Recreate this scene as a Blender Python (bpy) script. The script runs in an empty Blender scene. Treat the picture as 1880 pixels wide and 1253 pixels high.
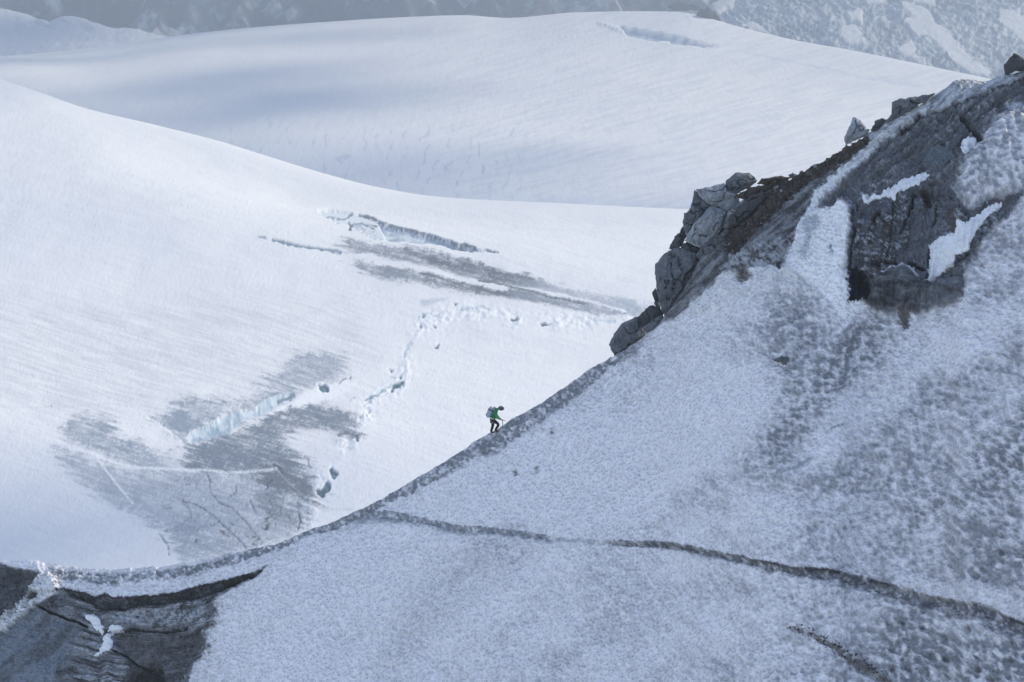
import bpy, bmesh, math, random
import numpy as np
from mathutils import Vector, Matrix
R = math.radians
random.seed(7)

# ------------------------------------------------------------------ camera
scn = bpy.context.scene
COL = scn.collection
CAMZ = 340.0
PITCH = 12.0
FPX = 4422.0
W0, H0 = 1880.0, 1253.0
cam_d = bpy.data.cameras.new('camera')
cam = bpy.data.objects.new('camera', cam_d)
COL.objects.link(cam)
cam.location = (0, 0, CAMZ)
cam.rotation_euler = (R(90 - PITCH), 0, 0)
cam_d.sensor_width = 36.0
cam_d.lens = 36.0 * FPX / W0
cam_d.clip_start = 1.0
cam_d.clip_end = 40000.0
scn.camera = cam

# ------------------------------------------------------------------ sky and sun
SUN_EL, SUN_AZ = 30.0, 62.0          # azimuth clockwise from the view direction
world = bpy.data.worlds.new('World')
scn.world = world
world.use_nodes = True
wn = world.node_tree.nodes
wl = world.node_tree.links
wn.clear()
wo = wn.new('ShaderNodeOutputWorld')
wb = wn.new('ShaderNodeBackground')
sky = wn.new('ShaderNodeTexSky')
sky.sky_type = 'NISHITA'
sky.sun_disc = False
sky.sun_elevation = R(SUN_EL)
sky.sun_rotation = R(SUN_AZ)
sky.altitude = 2800
sky.air_density = 1.0
sky.dust_density = 0.8
sky.ozone_density = 2.5
wb.inputs['Strength'].default_value = 0.14
hs = wn.new('ShaderNodeHueSaturation')          # thin high cloud takes some blue out of the sky
hs.inputs['Saturation'].default_value = 0.76
wl.new(sky.outputs[0], hs.inputs['Color'])
tn = wn.new('ShaderNodeVectorMath'); tn.operation = 'MULTIPLY'; tn.inputs[1].default_value = (1.02, 0.985, 0.98)
wl.new(hs.outputs[0], tn.inputs[0])
wl.new(tn.outputs[0], wb.inputs['Color'])
wl.new(wb.outputs[0], wo.inputs['Surface'])
sd = bpy.data.lights.new('sun', 'SUN')
sun = bpy.data.objects.new('sun', sd)
COL.objects.link(sun)
sd.energy = 3.0
sd.angle = R(3.0)
sd.color = (1.0, 0.90, 0.71)
sv = Vector((math.sin(R(SUN_AZ)) * math.cos(R(SUN_EL)), math.cos(R(SUN_AZ)) * math.cos(R(SUN_EL)), math.sin(R(SUN_EL))))
sun.rotation_euler = sv.to_track_quat('Z', 'Y').to_euler()
scn.view_settings.view_transform = 'Standard'
scn.view_settings.look = 'None'
scn.view_settings.exposure = 1.28
scn.view_settings.gamma = 1.0
scn.view_settings.use_curve_mapping = False

# ------------------------------------------------------------------ numeric helpers
CP, SP = math.cos(R(PITCH)), math.sin(R(PITCH))

def slope_k(v):
    """downward tangent of the sight line at image height v (for unit forward distance y)"""
    b = (H0 / 2 - v) / FPX
    return (SP - b * CP) / (CP + b * SP)

def at(u, v, y):
    """point of the place at forward distance y seen at (u, v)"""
    u = np.asarray(u, float); v = np.asarray(v, float); y = np.asarray(y, float)
    b = (H0 / 2 - v) / FPX
    dy = CP + b * SP
    x = (u - W0 / 2) / FPX / dy * y
    z = CAMZ - slope_k(v) * y
    return np.stack(np.broadcast_arrays(x, y, z), -1)

def hsh(ix, iy, s):
    h = (ix.astype(np.int64) * 374761393 + iy.astype(np.int64) * 668265263 + s * 974634777) & 0xffffffff
    h = ((h ^ (h >> 13)) * 1274126177) & 0xffffffff
    h = (h ^ (h >> 16)) & 0xffffffff
    return h.astype(np.float64) / 4294967295.0

def vnoise(x, y, s=0):
    ix = np.floor(x); iy = np.floor(y)
    fx = x - ix; fy = y - iy
    fx = fx * fx * fx * (fx * (fx * 6 - 15) + 10); fy = fy * fy * fy * (fy * (fy * 6 - 15) + 10)
    a = hsh(ix, iy, s); b = hsh(ix + 1, iy, s); c = hsh(ix, iy + 1, s); d = hsh(ix + 1, iy + 1, s)
    return (a + (b - a) * fx) * (1 - fy) + (c + (d - c) * fx) * fy

def fbm(x, y, s=0, o=4, g=0.5):
    r = 0; a = 1.0; t = 0
    c, sn = math.cos(0.6), math.sin(0.6)
    for k in range(o):
        r = r + a * (vnoise(x, y, s + k * 17) * 2 - 1); t += a
        x, y = (x * c - y * sn) * 2.03 + 3.1, (x * sn + y * c) * 2.03 + 7.7
        a *= g
    return r / t

def worley(x, y, s=0):
    ix = np.floor(x); iy = np.floor(y)
    f1 = np.full(x.shape, 9.0); f2 = np.full(x.shape, 9.0)
    for dx in (-1, 0, 1):
        for dy in (-1, 0, 1):
            cx = ix + dx; cy = iy + dy
            px = cx + 0.15 + 0.7 * hsh(cx, cy, s); py = cy + 0.15 + 0.7 * hsh(cx, cy, s + 5)
            d = np.hypot(px - x, py - y)
            m = d < f1
            f2 = np.where(m, f1, np.minimum(f2, d)); f1 = np.where(m, d, f1)
    return f1, f2

def sstep(a, b, x):
    t = np.clip((x - a) / (b - a), 0, 1)
    return t * t * (3 - 2 * t)

def curve(pts, u):
    """smooth monotone-in-u curve through points"""
    p = np.array(pts, float); x = p[:, 0]; y = p[:, 1]
    d = np.diff(y) / np.diff(x)
    m = np.empty(len(x)); m[0] = d[0]; m[-1] = d[-1]
    m[1:-1] = np.where(d[:-1] * d[1:] > 0, 2 * d[:-1] * d[1:] / (d[:-1] + d[1:] + 1e-12), 0)
    u = np.clip(u, x[0], x[-1])
    i = np.clip(np.searchsorted(x, u) - 1, 0, len(x) - 2)
    h = x[i + 1] - x[i]; t = (u - x[i]) / h
    return ((1 + 2 * t) * (1 - t) ** 2 * y[i] + t * (1 - t) ** 2 * h * m[i] + t * t * (3 - 2 * t) * y[i + 1] + t * t * (t - 1) * h * m[i + 1])

def sdist(U, V, pts):
    """signed distance (positive inside) of points to a closed outline"""
    p = np.array(pts, float)
    x0, y0 = p.min(0) - 60; x1, y1 = p.max(0) + 60
    out = np.full(U.shape, -60.0)
    sel = (U > x0) & (U < x1) & (V > y0) & (V < y1)
    if not sel.any():
        return out
    u = U[sel]; v = V[sel]
    d = np.full(u.shape, 1e9); ins = np.zeros(u.shape, bool)
    for k in range(len(p)):
        ax, ay = p[k]; bx, by = p[(k + 1) % len(p)]
        ex, ey = bx - ax, by - ay
        t = np.clip(((u - ax) * ex + (v - ay) * ey) / (ex * ex + ey * ey + 1e-9), 0, 1)
        d = np.minimum(d, (u - ax - t * ex) ** 2 + (v - ay - t * ey) ** 2)
        c = (ay > v) != (by > v)
        ins ^= c & (u < ex * (v - ay) / (ey if abs(ey) > 1e-9 else 1e-9) + ax)
    d = np.sqrt(d)
    out[sel] = np.where(ins, d, -d)
    return out

def lined(U, V, pts, reach=60):
    """distance to an open line, signed side (positive below) and position along 0..1"""
    p = np.array(pts, float)
    D = np.full(U.shape, 1e3); S = np.zeros(U.shape); T = np.zeros(U.shape)
    x0, y0 = p.min(0) - reach; x1, y1 = p.max(0) + reach
    sel = (U > x0) & (U < x1) & (V > y0) & (V < y1)
    if not sel.any():
        return D, S, T
    u = U[sel]; v = V[sel]
    d = np.full(u.shape, 1e6); s = np.zeros(u.shape); tt = np.zeros(u.shape)
    n = len(p) - 1
    for k in range(n):
        ax, ay = p[k]; ex, ey = p[k + 1] - p[k]
        t = np.clip(((u - ax) * ex + (v - ay) * ey) / (ex * ex + ey * ey + 1e-9), 0, 1)
        q = (u - ax - t * ex) ** 2 + (v - ay - t * ey) ** 2
        m = q < d
        d = np.where(m, q, d)
        s = np.where(m, ex * (v - ay) - ey * (u - ax), s)
        tt = np.where(m, (k + t) / n, tt)
    D[sel] = np.sqrt(d); S[sel] = np.sign(s); T[sel] = tt
    return D, S, T

def lerp(a, b, t):
    return a + (b - a) * t

def mixc(C, col, m):
    return C + (np.array(col) - C) * m[..., None]

def hermite_rows(ys, vs, per, flat=()):
    """rows through control rows (lists of per-column arrays), per[k] samples in each gap"""
    n = len(ys)
    Y = []; V = []
    def tang(a, k):
        if a is vs and k in flat: return a[k] * 0
        if k == 0: return a[1] - a[0]
        if k == n - 1: return a[-1] - a[-2]
        return (a[k + 1] - a[k - 1]) * 0.5
    for k in range(n - 1):
        for j in range(per[k] + (1 if k == n - 2 else 0)):
            t = j / per[k]
            h = ((1 + 2 * t) * (1 - t) ** 2, t * (1 - t) ** 2, t * t * (3 - 2 * t), t * t * (t - 1))
            Y.append(h[0] * ys[k] + h[1] * tang(ys, k) + h[2] * ys[k + 1] + h[3] * tang(ys, k + 1))
            V.append(h[0] * vs[k] + h[1] * tang(vs, k) + h[2] * vs[k + 1] + h[3] * tang(vs, k + 1))
    return np.array(Y), np.array(V)

def grid_normals(P, up=None):
    du = np.gradient(P, axis=1); dv = np.gradient(P, axis=0)
    n = np.cross(du, dv)
    n /= np.linalg.norm(n, axis=-1, keepdims=True) + 1e-12
    s = np.sign(n[..., 2:3]); s[s == 0] = 1
    return n * s

def link_mesh(name, verts, faces, mat, cols=None, parent=None, smooth=True, quads=True):
    me = bpy.data.meshes.new(name)
    verts = np.asarray(verts, np.float32).reshape(-1, 3)
    faces = np.asarray(faces, np.int32)
    k = faces.shape[1]
    me.vertices.add(len(verts)); me.vertices.foreach_set('co', verts.ravel())
    me.loops.add(faces.size); me.loops.foreach_set('vertex_index', faces.ravel())
    me.polygons.add(len(faces))
    me.polygons.foreach_set('loop_start', np.arange(0, faces.size, k, dtype=np.int32))
    me.polygons.foreach_set('loop_total', np.full(len(faces), k, np.int32))
    me.update(calc_edges=True)
    me.polygons.foreach_set('use_smooth', np.full(len(faces), smooth))
    if cols is not None:
        a = me.color_attributes.new('Col', 'FLOAT_COLOR', 'POINT')
        c = np.ones((len(verts), 4), np.float32); c[:, :3] = np.clip(cols.reshape(-1, 3), 0, 1)
        a.data.foreach_set('color', c.ravel())
    me.materials.append(mat)
    o = bpy.data.objects.new(name, me)
    COL.objects.link(o)
    if parent: o.parent = parent
    return o

def grid_faces(nr, nc):
    i = np.arange(nr * nc).reshape(nr, nc)
    return np.stack([i[:-1, :-1], i[:-1, 1:], i[1:, 1:], i[1:, :-1]], -1).reshape(-1, 4)

def tag(o, label=None, cat=None, group=None, kind=None):
    if label: o['label'] = label
    if cat: o['category'] = cat
    if group: o['group'] = group
    if kind: o['kind'] = kind
    return o

# ------------------------------------------------------------------ materials
def new_mat(name):
    m = bpy.data.materials.new(name); m.use_nodes = True
    nt = m.node_tree
    b = nt.nodes['Principled BSDF']
    return m, nt, b

def noise_node(nt, scale, detail=4, rough=0.55, stretch=None, seed=(0, 0, 0)):
    g = nt.nodes.new('ShaderNodeNewGeometry')
    mp = nt.nodes.new('ShaderNodeMapping')
    st = stretch or (1, 1, 1)
    mp.inputs['Scale'].default_value = tuple(scale * s for s in st)
    mp.inputs['Location'].default_value = seed
    n = nt.nodes.new('ShaderNodeTexNoise')
    n.inputs['Scale'].default_value = 1.0
    n.inputs['Detail'].default_value = detail
    n.inputs['Roughness'].default_value = rough
    nt.links.new(g.outputs['Position'], mp.inputs['Vector'])
    nt.links.new(mp.outputs[0], n.inputs['Vector'])
    return n

def surface_mat(name, tex, rough=0.7, spec=0.2, base=None, bump=0.5, dist=0.1, cups=None):
    """tex = list of (scale, strength, stretch); colour from the vertex albedo 'Col' or base"""
    m, nt, b = new_mat(name)
    if base is None:
        a = nt.nodes.new('ShaderNodeAttribute'); a.attribute_name = 'Col'; src = a.outputs['Color']
    else:
        a = nt.nodes.new('ShaderNodeRGB'); a.outputs[0].default_value = (*base, 1); src = a.outputs[0]
    hsum = None
    for i, (sc, amt, st) in enumerate(tex):
        n = noise_node(nt, sc, 5, 0.6, st, (i * 3.7, i * 1.3, i * 5.1))
        mr = nt.nodes.new('ShaderNodeMapRange')
        mr.inputs['From Min'].default_value = 0.25; mr.inputs['From Max'].default_value = 0.75
        mr.inputs['To Min'].default_value = 1 - amt; mr.inputs['To Max'].default_value = 1 + amt * 0.8
        nt.links.new(n.outputs['Fac'], mr.inputs['Value'])
        mx = nt.nodes.new('ShaderNodeVectorMath'); mx.operation = 'SCALE'
        nt.links.new(src, mx.inputs[0]); nt.links.new(mr.outputs[0], mx.inputs['Scale'])
        src = mx.outputs[0]
        if hsum is None: hsum = n.outputs['Fac']
        else:
            ad = nt.nodes.new('ShaderNodeMath'); ad.operation = 'MULTIPLY_ADD'
            ad.inputs[1].default_value = 0.5
            nt.links.new(n.outputs['Fac'], ad.inputs[0]); nt.links.new(hsum, ad.inputs[2]); hsum = ad.outputs[0]
    if cups:
        sc, dark, hgt = cups
        g = nt.nodes.new('ShaderNodeNewGeometry')
        wn_ = noise_node(nt, sc * 0.8, 3, 0.6)
        ad = nt.nodes.new('ShaderNodeVectorMath'); ad.operation = 'MULTIPLY_ADD'
        ad.inputs[1].default_value = (0.55 / sc,) * 3
        nt.links.new(wn_.outputs['Color'], ad.inputs[0]); nt.links.new(g.outputs['Position'], ad.inputs[2])
        vo = nt.nodes.new('ShaderNodeTexVoronoi'); vo.feature = 'SMOOTH_F1'; vo.inputs['Scale'].default_value = sc; vo.inputs['Smoothness'].default_value = 0.35
        nt.links.new(ad.outputs[0], vo.inputs['Vector'])
        mr = nt.nodes.new('ShaderNodeMapRange')
        mr.inputs['From Min'].default_value = 0.1; mr.inputs['From Max'].default_value = 0.6
        mr.inputs['To Min'].default_value = 1 - dark; mr.inputs['To Max'].default_value = 1 + dark * 0.5
        nt.links.new(vo.outputs['Distance'], mr.inputs['Value'])
        mx = nt.nodes.new('ShaderNodeVectorMath'); mx.operation = 'SCALE'
        nt.links.new(src, mx.inputs[0]); nt.links.new(mr.outputs[0], mx.inputs['Scale']); src = mx.outputs[0]
        ad = nt.nodes.new('ShaderNodeMath'); ad.operation = 'MULTIPLY_ADD'; ad.inputs[1].default_value = hgt
        nt.links.new(vo.outputs['Distance'], ad.inputs[0]); nt.links.new(hsum, ad.inputs[2]); hsum = ad.outputs[0]
    nt.links.new(src, b.inputs['Base Color'])
    b.inputs['Roughness'].default_value = rough
    b.inputs['Specular IOR Level'].default_value = spec
    if hsum is not None and bump > 0:
        bp = nt.nodes.new('ShaderNodeBump')
        bp.inputs['Strength'].default_value = bump; bp.inputs['Distance'].default_value = dist
        nt.links.new(hsum, bp.inputs['Height']); nt.links.new(bp.outputs[0], b.inputs['Normal'])
    return m

M_RIDGE = surface_mat('firn_snow_and_ice', [(9.0, 0.15, None), (2.6, 0.10, None)], 0.6, 0.3, bump=1.0, dist=0.10, cups=(4.6, 0.09, 2.0))
M_GLAC = surface_mat('glacier_snow', [(0.9, 0.035, (0.35, 0.12, 1)), (0.12, 0.03, (0.6, 0.16, 1))], 0.75, 0.15, bump=0.5, dist=0.5)
M_DOME = surface_mat('far_snow', [(0.12, 0.03, (0.9, 0.12, 1)), (0.02, 0.02, (1, 0.3, 1))], 0.8, 0.1, bump=0.4, dist=2.0)
M_SLOPE = surface_mat('mountain_rock', [(0.05, 0.25, None), (0.012, 0.2, None)], 0.9, 0.1, bump=0.6, dist=6.0)
M_FALL = surface_mat('icefall_ice', [(0.08, 0.12, None)], 0.8, 0.1, bump=0.4, dist=3.0)
M_PATCH = surface_mat('fresh_snow', [(6.0, 0.14, None), (2.0, 0.08, None)], 0.7, 0.15, base=(0.76, 0.775, 0.82), bump=0.9, dist=0.06)
M_ROCK = surface_mat('granite', [(14.0, 0.5, None), (2.0, 0.4, None)], 0.85, 0.25, base=(0.125, 0.137, 0.155), bump=0.8, dist=0.08)
M_ROCKL = surface_mat('pale_granite', [(14.0, 0.5, None), (2.0, 0.4, None)], 0.85, 0.25, base=(0.27, 0.295, 0.33), bump=0.8, dist=0.08)
M_ROCKD = surface_mat('dark_rock', [(14.0, 0.35, None), (2.5, 0.3, None)], 0.85, 0.25, base=(0.065, 0.068, 0.075), bump=0.8, dist=0.08)
M_ROCKB = surface_mat('brown_rock', [(12.0, 0.4, None), (3.0, 0.35, None)], 0.9, 0.2, base=(0.075, 0.062, 0.055), bump=0.8, dist=0.08)

# ------------------------------------------------------------------ ridge in front
RC = [(-1000, 1075), (-260, 1034), (0, 1029), (40, 1028), (75, 1032), (130, 1041), (200, 1044), (300, 1039), (400, 1021), (470, 1006), (500, 999), (560, 977), (620, 954),
      (700, 915), (760, 882), (830, 838), (857, 821), (872, 810), (889, 801), (898, 796), (916, 786), (934, 773), (960, 757), (1000, 735), (1028, 717), (1045, 704),
      (1090, 673), (1128, 653), (1165, 630), (1200, 604), (1225, 572), (1245, 540), (1262, 510), (1285, 478), (1310, 448), (1345, 405),
      (1375, 372), (1400, 350), (1450, 330), (1500, 300), (1545, 275), (1585, 252), (1640, 214), (1690, 190), (1740, 160), (1765, 147), (1800, 150), (1845, 138), (1880, 130), (2150, 60), (2600, -40), (3700, -150)]
YC = [(-260, 153), (0, 150), (500, 145), (905, 141), (1250, 138), (1600, 137), (1880, 137), (2150, 138)]
NCR = 1180
NR_FACE, NR_BACK = 590, 26
uR = np.r_[np.linspace(-1000, -80, 34)[:-1], np.linspace(-80, 1960, NCR - 88), np.linspace(1960, 3700, 56)[1:]]
crest_v = curve(RC, uR)
crest_v = crest_v + fbm(uR / 14, uR * 0, 3, 4, 0.65) * 3.2 + (fbm(uR / 70, uR * 0, 5, 2) * 3.0)
crest_y = curve(YC, uR)
tt = np.linspace(0, 1, NR_FACE)
tt = tt ** 1.08
VB = 1300.0
U = np.broadcast_to(uR, (NR_FACE, NCR)).copy()
V = crest_v[None, :] + tt[:, None] * (VB - crest_v)[None, :]
BELOW = V - crest_v[None, :]

# warped image coordinates used to give every outline a natural edge
wu = fbm(U / 26, V / 26, 11, 4, 0.6) * 11 + fbm(U / 5, V / 5, 12, 2) * 2.5
wv = fbm(U / 26, V / 26, 13, 4, 0.6) * 9 + fbm(U / 5, V / 5, 14, 2) * 2.5
wfu = fbm(U / 3.2, V / 3.2, 15, 2) * 2.6; wfv = fbm(U / 3.2, V / 3.2, 16, 2) * 2.6
UW, VW = U + wu * 0.85 + wfu, V + wv * 0.85 + wfv
US, VS = U + wu * 0.35 + wfu * 0.7, V + wv * 0.35 + wfv * 0.7
def pm(pts, soft=4, w=1):
    a, b = (UW, VW) if w == 1 else (US, VS)
    return sstep(-soft, soft, sdist(a, b, pts))

cave_top = [(105, 1082), (119, 1078), (134, 1083), (161, 1092), (176, 1096), (191, 1090), (208, 1095), (238, 1096), (283, 1093), (316, 1090), (343, 1083), (372, 1075), (402, 1069), (432, 1062), (465, 1051), (492, 1040)]
cave_band = cave_top[1:] + [(470, 1060), (417, 1084), (357, 1099), (313, 1108), (253, 1113), (214, 1122), (179, 1117), (149, 1105), (125, 1092)]
low_left = [(-1200, 1080), (0, 1034), (40, 1044), (72, 1050), (62, 1075), (68, 1108)] + cave_top[1:] + [(470, 1060), (425, 1084), (398, 1105), (404, 1135), (376, 1160), (388, 1186), (352, 1222), (346, 1256), (330, 1320), (-1200, 1340)]
left_wedge = [(-1200, 1078), (0, 1036), (40, 1043), (70, 1050), (58, 1072), (40, 1085), (20, 1108), (0, 1130), (-1200, 1290)]
left_arete = [(-1200, 1300), (0, 1132), (22, 1108), (45, 1085), (60, 1072), (68, 1052), (100, 1056), (110, 1080), (70, 1095), (66, 1110), (48, 1118), (20, 1142), (0, 1156), (-1200, 1330)]
blue_wall = [(-1200, 1330), (0, 1160), (50, 1122), (68, 1113), (110, 1130), (140, 1150), (120, 1190), (100, 1230), (85, 1320), (-1200, 1340)]
dark_in = [(197, 1160), (260, 1152), (343, 1150), (372, 1170), (350, 1210), (328, 1248), (320, 1320), (215, 1320), (223, 1248), (232, 1212), (203, 1183)]
dark_hole = [(222, 1250), (240, 1222), (268, 1214), (290, 1228), (292, 1262), (250, 1280)]
dark_zone = [(2020, 90), (1900, 134), (1842, 155), (1799, 172), (1755, 189), (1712, 201), (1684, 206), (1640, 236), (1600, 268), (1560, 305), (1520, 345), (1496, 380), (1512, 384), (1531, 376), (1543, 368), (1557, 376), (1560, 393),
             (1557, 440), (1553, 484), (1560, 520), (1580, 551), (1600, 568), (1640, 578), (1700, 574), (1755, 556), (1768, 535), (1772, 500), (1800, 450), (1850, 392), (1880, 350), (2020, 300)]
bulge = [(2020, 130), (1880, 186), (1846, 201), (1820, 220), (1799, 251), (1768, 279), (1758, 315), (1745, 341), (1755, 363), (1781, 376), (1809, 363), (1840, 352), (1880, 345), (2020, 330)]
slate = [(1205, 605), (1235, 540), (1275, 480), (1335, 400), (1440, 320), (1585, 252), (1612, 250), (1545, 305), (1492, 358), (1472, 400), (1456, 440), (1442, 482), (1425, 492), (1400, 488), (1370, 492), (1330, 505), (1290, 540), (1250, 575)]
brown_band = [(1325, 470), (1335, 420), (1335, 390), (1390, 330), (1450, 325), (1545, 270), (1582, 250), (1590, 256), (1545, 292), (1490, 330), (1440, 372), (1400, 412), (1350, 465)]
column = [(1512, 383), (1531, 376), (1543, 367), (1557, 376), (1560, 393), (1557, 431), (1552, 484), (1545, 493), (1555, 520), (1558, 529), (1556, 553), (1574, 551), (1593, 565), (1574, 577), (1556, 600), (1535, 570), (1500, 530), (1464, 505), (1442, 508), (1452, 460), (1464, 420), (1483, 388)]
hole = [(1556, 556), (1560, 530), (1555, 512), (1558, 492), (1572, 488), (1584, 500), (1598, 526), (1600, 536), (1588, 550), (1574, 554)]
hole2 = [(1522, 455), (1527, 449), (1531, 462), (1531, 474), (1527, 472)]
lump = [(1588, 560), (1594, 530), (1606, 505), (1636, 491), (1655, 480), (1678, 492), (1690, 510), (1760, 500), (1768, 530), (1755, 556), (1700, 575), (1640, 580)]
pillar = [(1650, 568), (1668, 562), (1669, 598), (1660, 604), (1652, 596)]
warm_snow = [(1265, 560), (1300, 520), (1340, 498), (1380, 492), (1440, 492), (1500, 540), (1400, 530), (1330, 545), (1290, 580)]
smooth1 = [(735, 930), (800, 890), (900, 850), (1010, 770), (1150, 700), (1230, 660), (1330, 640), (1400, 660), (1430, 720), (1380, 800), (1290, 880), (1150, 960), (1040, 985), (900, 960), (800, 950)]
smooth2 = [(430, 1100), (520, 1030), (640, 990), (700, 960), (900, 990), (1020, 1000), (1000, 1060), (960, 1130), (830, 1180), (780, 1320), (400, 1320), (410, 1180)]
smooth3 = [(1560, 700), (1680, 590), (1880, 560), (1900, 640), (1700, 700), (1600, 780), (1520, 860), (1480, 830)]
dirty_r = [(1890, 740), (1830, 820), (1780, 900), (1760, 960), (1800, 1040), (1890, 1080), (2020, 1080), (2020, 700)]
dirty_br = [(1650, 1110), (1720, 1100), (1880, 1160), (2020, 1200), (2020, 1320), (1640, 1320), (1600, 1200)]
dirty_mid = [(1420, 520), (1560, 600), (1660, 600), (1620, 680), (1500, 760), (1420, 880), (1360, 830), (1420, 740), (1400, 600)]
mid_grey = [(860, 980), (990, 1000), (940, 1060), (860, 1090), (800, 1130), (760, 1200), (690, 1253), (720, 1150), (790, 1060)]
crack0 = [(1015, 986), (1040, 990), (1065, 990), (1095, 993)]
crack1 = [(640, 950), (680, 940), (720, 938), (760, 950), (800, 958), (860, 968), (920, 972), (980, 980), (1025, 988)]
crack2 = [(1085, 992), (1150, 994), (1230, 998), (1290, 1008), (1340, 1018), (1400, 1031), (1450, 1040), (1520, 1045), (1580, 1058), (1650, 1078), (1700, 1090), (1760, 1103), (1810, 1110), (1850, 1130), (1890, 1150), (2020, 1200)]
crack3 = [(1440, 1146), (1490, 1160), (1530, 1180), (1570, 1205), (1610, 1232), (1650, 1262), (1700, 1300)]
lip_l = [(1420, 850), (1440, 860), (1452, 862), (1475, 850), (1500, 835)]

# slope of the face, element by element; the surface is integrated down from the crest
m = 0.95 + 0.12 * fbm(U / 160, V / 160, 31, 3)
rim = np.exp(-(BELOW / 16.0) ** 2)
m = m * (1 - 0.5 * rim)
dz = pm(dark_zone, 12, 2); bl = pm(bulge, 10, 2)
m = m + 0.5 * pm(dark_zone, 30, 2) * (1 - bl) * sstep(1400, 1600, U) * sstep(300, 420, V)
m = m - 0.35 * np.exp(-((sdist(US, VS, bulge) - 10) / 12.0) ** 2)
m = m + 0.35 * pm(low_left, 30, 2)
k = slope_k(V)
dk = np.diff(k, axis=0)
mm = (m[1:] + m[:-1]) * 0.5; kk = (k[1:] + k[:-1]) * 0.5
Yf = crest_y[None, :] * np.exp(-np.vstack([np.zeros((1, NCR)), np.cumsum(dk / (kk + mm), axis=0)]))
# keep neighbouring columns coherent
ker = np.exp(-np.linspace(-2, 2, 31) ** 2); ker /= ker.sum()
ratio = Yf / Yf[0:1]
pad = np.pad(ratio, ((0, 0), (15, 15)), mode='edge')
ratio = sum(ker[i] * pad[:, i:i + NCR] for i in range(31))
Yf = crest_y[None, :] * ratio
P = at(U, V, Yf)
arc = np.vstack([np.zeros((1, NCR)), np.cumsum(np.linalg.norm(np.diff(P, axis=0), axis=-1), axis=0)])
X = P[..., 0]
A = P[..., 2] * 1.35        # height along the face
D = np.zeros_like(X)        # displacement outwards, metres

# --- sun cups
sm = np.clip(pm(smooth1, 30) + pm(smooth2, 35) * 0.9 + pm(smooth3, 30) * 0.7, 0, 1)
dr = np.clip(pm(dirty_r, 40) + pm(dirty_br, 40) + 0.5 * pm(dirty_mid, 40), 0, 1)
cellw = 0.205
wx = X + 0.08 * fbm(X / 0.4, A / 0.4, 41, 3); wa = A + 0.08 * fbm(X / 0.4 + 9, A / 0.4, 42, 3)
f1a, f2a = worley(wx / cellw, wa / (cellw * 1.15), 51)
f1b, f2b = worley(wx / 0.40 + 7.3, wa / 0.42, 52)
cup_a = np.clip(1 - f1a / 0.75, 0, 1); cup_b = np.clip(1 - f1b / 0.8, 0, 1)
big = np.clip(sstep(1250, 1700, U + 0.25 * (V - 700)) + 0.8 * dr, 0, 1)
cup = cup_a * (1 - big * 0.75) + cup_b * big
patch = fbm(X / 2.6, A / 2.0, 61, 4)
diag = fbm((X + A) / 9.0, (X - A) / 1.5, 66, 4, 0.6)
rough = np.clip(0.60 + 0.30 * patch + 0.35 * fbm(X / 1.1, A / 0.9, 65, 3) + 0.25 * big - 0.55 * sm + 0.30 * dr + 0.32 * diag, 0.12, 1.3)
D -= cup * (0.055 + 0.055 * big) * rough
fin = fbm(X / 0.30, A / 0.30, 64, 3, 0.7)
D += 0.035 * fin * np.clip(rough, 0.25, 1) + 0.22 * fbm(X / 4.5, A / 4.0, 62, 4) + 0.08 * fbm(X / 0.9, A / 0.9, 63, 4, 0.6)

# --- albedo
snow = np.array((0.84, 0.83, 0.875)); grime = np.array((0.20, 0.215, 0.24)); dkice = np.array((0.12, 0.13, 0.15))
C = np.broadcast_to(snow, P.shape).copy()
mot = np.clip(cup * 0.9 + 0.75 * fin + 0.12 * patch, 0, 1.2)
dirt = np.clip(mot * rough * 1.05 - 0.05 + 0.25 * (rough - 0.55), 0, 1) * (0.46 + 0.26 * big) + 0.05 * np.clip(fin + 0.3, 0, 1)
dirt += 0.20 * dr * sstep(0.0, 0.9, mot + 0.7 * fbm(X / 0.13, A / 0.13, 67, 2)) * np.clip(0.7 + diag, 0, 1.3)
dirt += 0.30 * pm(mid_grey, 40) * (0.35 + mot) + 0.10 * pm(dirty_mid, 60) * np.clip(0.7 + 1.2 * diag, 0, 1.3) * (0.35 + mot)
out_f = np.clip(sstep(-60, -160, U) + sstep(1930, 2040, U), 0, 1)      # coarse ground beyond the frame: even grime
dirt = lerp(dirt, 0.32, out_f); D *= 1 - 0.8 * out_f
# grey strip along the crest
cw = 15 + 30 * np.exp(-((U - 930) / 130.0) ** 2) + 14 * sstep(600, 300, U) * sstep(60, 140, U) + 6 * np.clip(fbm(U / 40, U * 0, 71, 3), -1, 1) + 8 * sstep(980, 1050, U)
strip = sstep(1.0, 0.75, (BELOW + wv * 0.7) / cw) * sstep(60, 120, U) * sstep(1230, 1120, U)
gr_f = fbm(U / 4.5, V / 4.5, 72, 3)
strip *= np.clip(0.72 + 1.1 * gr_f + 0.7 * fin, 0.05, 1)
dirt += 0.10 * np.clip(diag + 0.1, 0, 1) * (0.4 + mot)
dirt = np.clip(dirt + strip * 0.85, 0, 0.97)
D += -0.07 * strip * np.clip(0.5 + gr_f, 0, 1)
C = mixc(C, grime, dirt)
# white edge at the far left of the crest
wl_ = sstep(9, 4, BELOW) * sstep(480, 380, U)
C = mixc(C, snow, wl_ * 0.7)

def recess(pts, dep, start=2.0, width=8.0):
    global D
    D -= dep * sstep(start, start + width, sdist(US, VS, pts))
def grey(pts, col, soft, w=1, fac=1.0):
    global C
    mk = pm(pts, soft, w) * fac
    C = mixc(C, col, mk)
    return mk

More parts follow.
